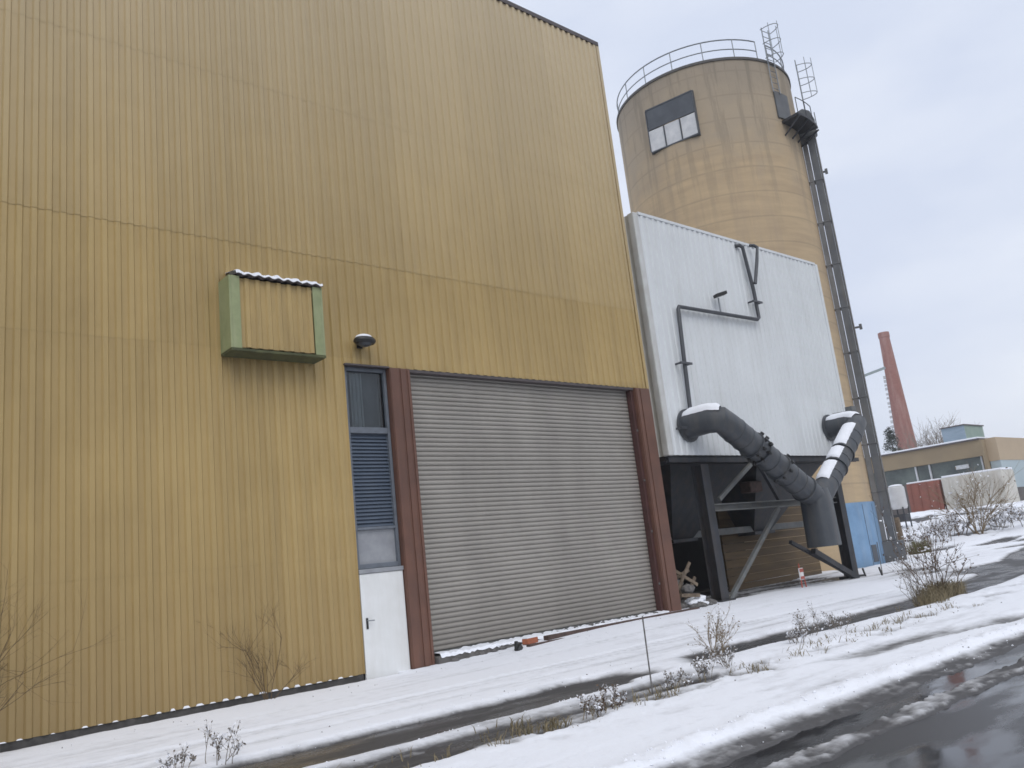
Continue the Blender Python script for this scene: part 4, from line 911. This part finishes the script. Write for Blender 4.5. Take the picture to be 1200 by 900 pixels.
# ------------------------------------------------------------------ background
g75 = 2.15
lo = thing('low_factory_building', (84, 33, g75), 'low tan factory building with a dark window band and snowy flat roof', 'building')
fx, y0_, y1_ = 79.0, 28.2, 60.
m = MB(); m.box(fx, 115, y0_, y1_, 1.0, 5.2); m.build('lower_wall', 'far_base', lo)
m = MB(); m.box(fx - .25, 115, y0_ + .0, y1_, 6.7, 8.1); m.build('fascia', 'far_tan', lo)
m = MB(); m.box(fx + .2, 114.8, y0_ + .25, y1_ - .2, 5.2, 6.7); wb = m.build('window_band', 'far_glass', lo)
m = MB()
yy = y0_ + .3
for yy in (y0_ + .25, 32.95, 34.2, 37.4): m.box(fx + .05, fx + .19, yy - .07, yy + .07, 5.2, 6.69)
m.build('window_frame', 'far_white', wb)
m = MB(); m.box(fx + .02, fx + .19, 29.6, 30.7, 5.85, 6.2); m.build('white_plate', 'far_white', wb)  # white panel whose colour stands in for a light lit behind the window
m = MB(); m.box(fx - .4, 115.1, y0_ - .05, y1_, 8.1, 8.22); m.build('roof_edge', 'trim', lo)
m = MB(); m.box(fx - .42, 115, y0_ - .02, y1_, 8.224, 8.36); m.build('roof_snow', 'snow_cap', lo, bevel=.05)
m = MB(); m.box(fx - .26, fx + .5, y0_ - .2, y0_ - .0, 1, 8.09); m.build('end_pier', 'far_tan', lo)
ph = thing('roof_plant_room', (83, 31, 8.3), 'grey green sheet metal plant room on the snowy roof of the low building', 'plant room')
m = MB(); m.box(81.0, 81.1, 30.0, 32.0, 8.36, 9.8); m.build('side_wall', 'far_grey', ph)
m = MB(); m.box(81.1, 85.4, 30.0, 30.1, 8.36, 9.8); m.build('front_wall', 'far_green', ph)
m = MB(); m.box(81.1, 85.4, 30.1, 32.0, 9.6, 9.79); m.build('roof', 'far_green', ph)
m = MB(); m.box(80.9, 85.5, 29.9, 32.1, 9.8, 9.9); m.build('roof_edge', 'trim', ph)
rb_ = thing('ochre_factory_wing', (90, 27, g75), 'ochre and pale blue factory wing at the right edge of the view', 'building')
m = MB(); m.box(79.45, 125, 27.1, 27.99, 6.15, 8.15); m.build('upper_wall', 'far_tan2', rb_)
m = MB(); m.box(79.5, 125, 27.14, 27.95, 3.75, 6.15); m.build('lower_wall', 'far_blue', rb_)
m = MB(); m.box(79.55, 125, 27.18, 27.9, 1.0, 3.75); m.build('base', 'far_base', rb_)
# container pair
cr = thing('red_container', (68.8, 29.6, g75), 'rust red shipping container end with snow on the roof', 'container')
def P_(a, h): return Vector((h * math.sin(rad(a)), h * math.cos(rad(a)), 0))
c0, c1 = P_(65.9, 74.5), P_(67.72, 73.6); dx = (c1 - c0).normalized(); dn = Vector((dx.y, -dx.x, 0)); dn = dn if dn.dot(c0) > 0 else -dn   # dn points away
cz0, cz1 = 2.25, 4.72
def obx(a, b, depth, za, zb, m, o0=0., o1=0.):
    c = (a + b) / 2 + dn * (depth / 2 + o0); m.obox(c + Vector((0, 0, (za + zb) / 2)), dx, dn, (0, 0, 1), (b - a).length / 2 + o1, depth / 2, (zb - za) / 2)
m = MB(); obx(c0, c1, 6.0, cz0, cz1, m); cb = m.build('body', 'cont_red', cr, bevel=.03)
m = MB()
for u in (.12, .36, .62, .88): q = c0.lerp(c1, u) - dn * .04; m.tube([q + Vector((0, 0, cz0 + .1)), q + Vector((0, 0, cz1 - .1))], .035, 6)
m.build('lock_bar', 'cont_red', cb)
m = MB(); obx(c0 + dn * .1, c1 + dn * .1, 5.8, cz1 + .004, cz1 + .13, m); m.build('snow_cap', 'snow_cap', cr, bevel=.05)
e0, e1 = P_(67.85, 73.4), P_(71.05, 71.8); dx = (e1 - e0).normalized(); dn = Vector((dx.y, -dx.x, 0)); dn = dn if dn.dot(e0) > 0 else -dn
cw = thing('white_container', tuple((e0 + e1) / 2 + Vector((0, 0, g75))), 'long dirty white storage container behind a bare bush, snow on top', 'container')
m = MB(); obx(e0, e1, 2.4, cz0, cz1 + .08, m); wbod = m.build('body', 'cont_white', cw, bevel=.03)
m = MB(); q = e0
for k in range(15): q = e0.lerp(e1, (k + .5) / 15) - dn * .015; m.obox(q + Vector((0, 0, (cz0 + cz1) / 2 + .04)), dx, dn, (0, 0, 1), .07, .02, (cz1 - cz0) / 2 - .15)
m.build('rib', 'cont_white', wbod)
m = MB(); obx(e0 + dn * .1, e1 + dn * .1, 2.2, cz1 + .084, cz1 + .24, m); m.build('snow_cap', 'snow_cap', cw, bevel=.05)
# white tank beside the elevator foot
tk = thing('white_tank', tuple(P_(65.3, 62) + Vector((0, 0, 1.6))), 'small white storage tank on a dark stand right of the elevator', 'tank')
q = P_(65.3, 62); m = MB(); m.tube([q + Vector((0, 0, 2.7)), q + Vector((0, 0, 2.85)), q + Vector((0, 0, 4.1)), q + Vector((0, 0, 4.2))], [.45, .52, .52, .4], 16); m.build('vessel', 'tank', tk, smooth=True)
m = MB()
for i in (-1, 1):
    for j in (-1, 1): m.tube([q + Vector((i * .38, j * .38, 1.0)), q + Vector((i * .38, j * .38, 2.8))], .05, 6)
m.obox(q + Vector((0, 0, 2.1)), (1, 0, 0), (0, 1, 0), (0, 0, 1), .4, .4, .25); m.build('stand', 'steel_dark', tk)
m = MB(); blob(m, q + Vector((0, 0, 4.2)), .45, .45, .12, z_lo=0); m.build('snow_cap', 'snow_cap', tk, smooth=True)
# old timber stump post with scrub at its foot
sp = P_(65.0, 47); sz = float(gz(sp.x, sp.y))
m = MB(); m.tube([(sp.x, sp.y, sz - .1), (sp.x - .03, sp.y, sz + 1.9)], [.17, .15], 10); tag(m.build('timber_post', 'wood', smooth=True), 'short weathered timber post right of the elevator foot', 'post')
m = MB(); 
for i in range(5): tuft(sp.x - .6 + .35 * i, sp.y - .8, .4, .8, 150, 700 + i, m)
k = MB(); 
tag(m.build('green_scrub', 'leaf'), 'dull green scrub at the foot of the timber post', 'scrub', kind='stuff')
# brick chimney, slightly broken on one side
chp = P_(66.42, 130); ch = thing('brick_chimney', (chp.x, chp.y, 2), 'tall tapering red brick chimney behind the low building', 'chimney')
m = MB(); prof_ = [(1.0, 1.62), (10, 1.36), (18, 1.05), (24, .84), (27.9, .7), (28.0, .78), (28.7, .76)]
for z, r_ in prof_:
    for i in range(18): a = 2 * math.pi * i / 18; m.v.append((chp.x + r_ * math.cos(a), chp.y + r_ * math.sin(a), z))
for r in range(len(prof_) - 1):
    for i in range(18): j = (i + 1) % 18; m.f.append((r * 18 + i, r * 18 + j, r * 18 + 18 + j, r * 18 + 18 + i))
m.f.append(tuple(range((len(prof_) - 1) * 18, len(prof_) * 18))); m.build('shaft', 'brick', ch, smooth=True)
lft = Vector((-math.cos(rad(66.4)), math.sin(rad(66.4)), 0))
m = MB(); z = 12.0
while z < 22.5:
    r_ = 1.29 - (z - 12) * .0385; q = chp + lft * (r_ + .1); m.obox(q + Vector((0, 0, z)), lft, lft.cross(Vector((0, 0, 1))), (0, 0, 1), .22, .22, .1 + .1 * random.random()); z += random.uniform(.5, .8)
m.build('climbing_iron', 'far_white', ch)
# trees far behind
def bare_tree(a, h, ht, seed, label, group):
    q = P_(a, h); rng = random.Random(seed); zb = 2.0; t = thing('bare_tree', (q.x, q.y, zb), label, 'tree', group)
    m = MB(); m.tube([(q.x, q.y, zb), (q.x + .1, q.y, zb + ht * .25), (q.x, q.y + .1, zb + ht * .45)], [.28, .22, .14], 8); m.build('trunk', 'bark', t)
    m = MB()
    for i in range(9):
        aa = rng.uniform(0, 6.28); z = zb + ht * rng.uniform(.22, .45)
        grow(m, (q.x, q.y, z), (math.cos(aa) * .7, math.sin(aa) * .7, 1), ht * rng.uniform(.3, .5), .09, 3, rng, .5, (3, 5), 3, 4)
    m.build('crown', 'twig_grey', t)
GT = 'bare trees beyond the low building'
bare_tree(67.5, 118, 11.6, 1, 'bare grey tree directly right of the chimney beyond the roof', GT)
bare_tree(68.05, 122, 11.4, 2, 'bare grey tree between the chimney and the roof plant room', GT)
bare_tree(68.5, 116, 10.2, 3, 'smallest bare grey tree, half behind the roof plant room', GT)
q = P_(65.6, 112); cf = thing('conifer_tree', (q.x, q.y, 2), 'dark conifer half hidden between the elevator and the chimney', 'tree')
m = MB(); m.tube([(q.x, q.y, 1.5), (q.x, q.y, 13.4)], [.25, .04], 8); m.build('trunk', 'bark', cf)
m = MB(); rng = random.Random(8)
for i in range(230):
    t_ = rng.random() ** .8; z = 4 + 9.3 * t_; Lb = (1 - t_) * 2.9 + .3; a = rng.uniform(0, 6.28); tip = Vector((q.x + Lb * math.cos(a), q.y + Lb * math.sin(a), z - .35 * Lb * .6)); b0_ = Vector((q.x, q.y, z))
    for s in range(9):
        c = b0_.lerp(tip, (s + 2) / 10) + Vector((rng.gauss(0, .1), rng.gauss(0, .1), rng.gauss(0, .08))); a_ = Vector((rng.gauss(0, 1), rng.gauss(0, 1), rng.gauss(0, .4))).normalized() * .22; b_2 = Vector((rng.gauss(0, 1), rng.gauss(0, 1), rng.gauss(0, .5))).normalized() * .07
        m.add([c - a_, c + b_2, c + a_, c - b_2], [(0, 1, 2, 3)])
m.build('crown', 'needle', cf)
# scrub on the far bank
B = [(69.3, 57, 3.9, 14, 'twig_pale', 'large bare straw grey bush standing before the white container'),
     (67.4, 55, 1.4, 11, 'twig_grey', 'low scrub on the bank below the red container'),
     (68.3, 57, 1.3, 10, 'twig', 'dark brown low scrub on the bank left of the large bare bush'),
     (70.2, 58, 1.4, 12, 'twig_grey', 'scrub just right of the large bare bush on the bank'),
     (71.2, 60, 1.1, 9, 'twig_grey', 'low grey scrub on the bank farther right of the large bush'),
     (71.9, 57, 1.3, 11, 'twig_grey', 'scrub at the right edge of the snowy bank'),
     (66.2, 52, 1.2, 8, 'twig', 'brown scrub near the timber post on the bank')]
for i, (a, h, ht, st, mt_, lb_) in enumerate(B):
    q = P_(a, h); big = ht > 2
    shrub('bank_scrub', q.x, q.y, ht, 900 + i, lb_, 'bush', 'scrub on the snowy bank', stems=st, mt=mt_, r=.028 if big else .022, depth=2, kids=(4, 6), base_r=.3 if big else .9, spread=.5, leaf=mt_, leafsize=.07, frac=.1 if big else .3, snow=.12 if big else .45)

# ------------------------------------------------------------------ thin winter haze
m = MB(); m.box(-950, 950, -950, 950, -2, 34)
hv = bpy.data.materials.new('haze_air'); hv.use_nodes = True; t = hv.node_tree
for x in list(t.nodes):
    if x.type == 'BSDF_PRINCIPLED': t.nodes.remove(x)
vo = t.nodes.new('ShaderNodeVolumePrincipled'); vo.inputs['Color'].default_value = (.93, .95, 1, 1); vo.inputs['Density'].default_value = .0008
t.links.new(vo.outputs[0], [x for x in t.nodes if x.type == 'OUTPUT_MATERIAL'][0].inputs['Volume'])
tag(m.build('haze', hv), 'thin pale winter haze filling the air', 'haze', kind='stuff')
